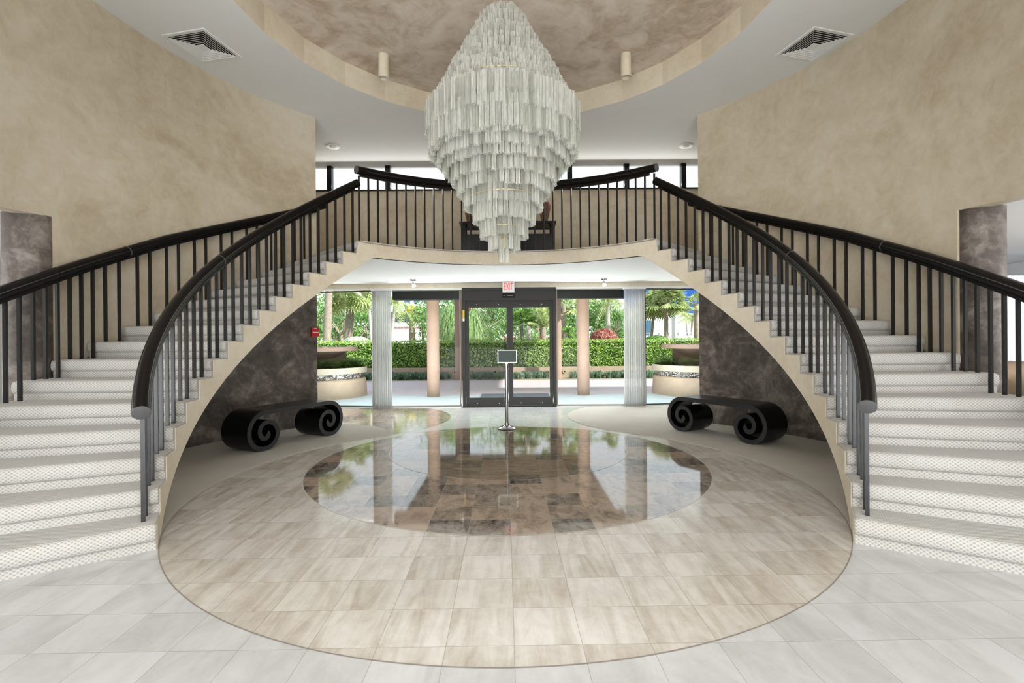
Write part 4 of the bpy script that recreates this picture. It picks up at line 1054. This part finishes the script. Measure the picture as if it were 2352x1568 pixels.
for xx, zz, lab in ((770, 4.5, 'large shady tree filling the background at far left'), (1040, 3.6, 'broad background tree behind the left pink column'), (1120, 5.0, 'tall background tree behind the left door leaf'), (1235, 5.0, 'tall background tree behind the right door leaf'), (1335, 4.4, 'background tree behind the right pink column')):
    tree('tree', lab, (px(xx,32),32,-.03), zz, 2.4, 3.2, 3200, leaf=0.22)
# buildings
t = thing('building', 'pale hotel building with blue windows and a pink striped terrace behind the coconut palm', 'building', (px(950,60), 60, 0))
bx0, bx1 = px(700,60), px(1120,60)
MB().box(bx0, bx1, 60, 66, 0, pz(640,60)).build('wall', 'whitewall', t)
for k in range(12):
    x0 = px(908+k*13,60); MB().box(x0, x0+px(1170+8,60), 59.9, 60, pz(738,60), pz(727,60)).build('window', 'blueglass', t)
for k in range(8): 
    x0 = px(905+k*22,60); MB().box(x0, x0+px(1170+14,60), 59.9, 60, pz(692,60), pz(684,60)).build('window', 'blueglass', t)
MB().box(bx0, bx1, 59.0, 60, pz(726,60), pz(716,60)).build('canopy', 'capgrey', t)
MB().box(bx0, bx1, 58.0, 58.3, pz(750,60), pz(741,60)).build('balustrade', 'whitewall', t)
for z in (753, 757): MB().box(bx0, bx1, 57.9, 58.0, pz(z+1.6,60), pz(z,60)).build('stripe', 'pinkstripe', t)
MB().box(bx0, bx1, 50, 58, 0, pz(760,60)).build('terrace', 'whitewall', t)
t = thing('building', 'large white building with a slanted roof behind the far right palms', 'building', (px(1540,70), 70, 0))
bx0, bx1 = px(1440,70), px(1720,70)
mb = MB(); mb.add([(bx0,70,0), (bx1,70,0), (bx1,70,pz(738,70)), (bx0,70,pz(708,70)), (bx0,76,0), (bx1,76,0), (bx1,76,pz(738,70)), (bx0,76,pz(708,70))], [(0,1,2,3), (4,7,6,5), (3,2,6,7), (0,3,7,4), (1,5,6,2), (0,4,5,1)])
mb.build('wall', 'whitewall', t)
MB().box(px(1474,69), px(1495,69), 69.2, 70, 0, pz(739,69)).build('window', 'blueglass', t)
t = thing('building', 'bright white building glimpsed between the trees behind the doors', 'building', (px(1250,75), 75, 0))
MB().box(px(1125,75), px(1436,75), 75, 80, 0, pz(690,75)).build('wall', 'whitewall', t)
for k in range(9): MB().box(px(1135+k*34,75), px(1150+k*34,75), 74.9, 75, pz(740,75), pz(725,75)).build('window', 'blueglass', t)
tag(MB().cyl(px(1547.5,30), 30, 0, pz(712,30), 0.18, 4).build('pillar', 'whitewall'), 'square white pillar beside the cabbage palm at far right', 'pillar')
t = thing('barrier_wall', 'long white road barrier behind the hedge at far right', 'barrier', (px(1520,35), 35, 0))
MB().box(px(1440,35), px(1680,35), 35, 35.2, 0, pz(774,35)).build('panel', 'whitewall', t); MB().box(px(1440,35), px(1680,35), 34.9, 35.3, pz(769,35), pz(767.5,35)).build('top_rail', 'whitewall', t)
for k in range(10): MB().box(px(1445+k*22,35), px(1446.5+k*22,35), 34.95, 35.1, pz(774,35), pz(769,35)).build('post', 'whitewall', t)

# ------------------------------------------------------------------ render settings
S.view_settings.view_transform = 'Standard'; S.view_settings.look = 'None'
S.view_settings.exposure = 0.83; S.view_settings.gamma = 1.0; S.view_settings.use_curve_mapping = False
c = S.cycles
c.max_bounces = 5; c.diffuse_bounces = 3; c.glossy_bounces = 2; c.transmission_bounces = 2; c.transparent_max_bounces = 10
c.caustics_reflective = False; c.caustics_refractive = False; c.sample_clamp_indirect = 6.0
c.use_adaptive_sampling = True; c.adaptive_threshold = 0.05; c.use_denoising = True
try: c.denoiser = 'OPENIMAGEDENOISE'
except Exception: pass
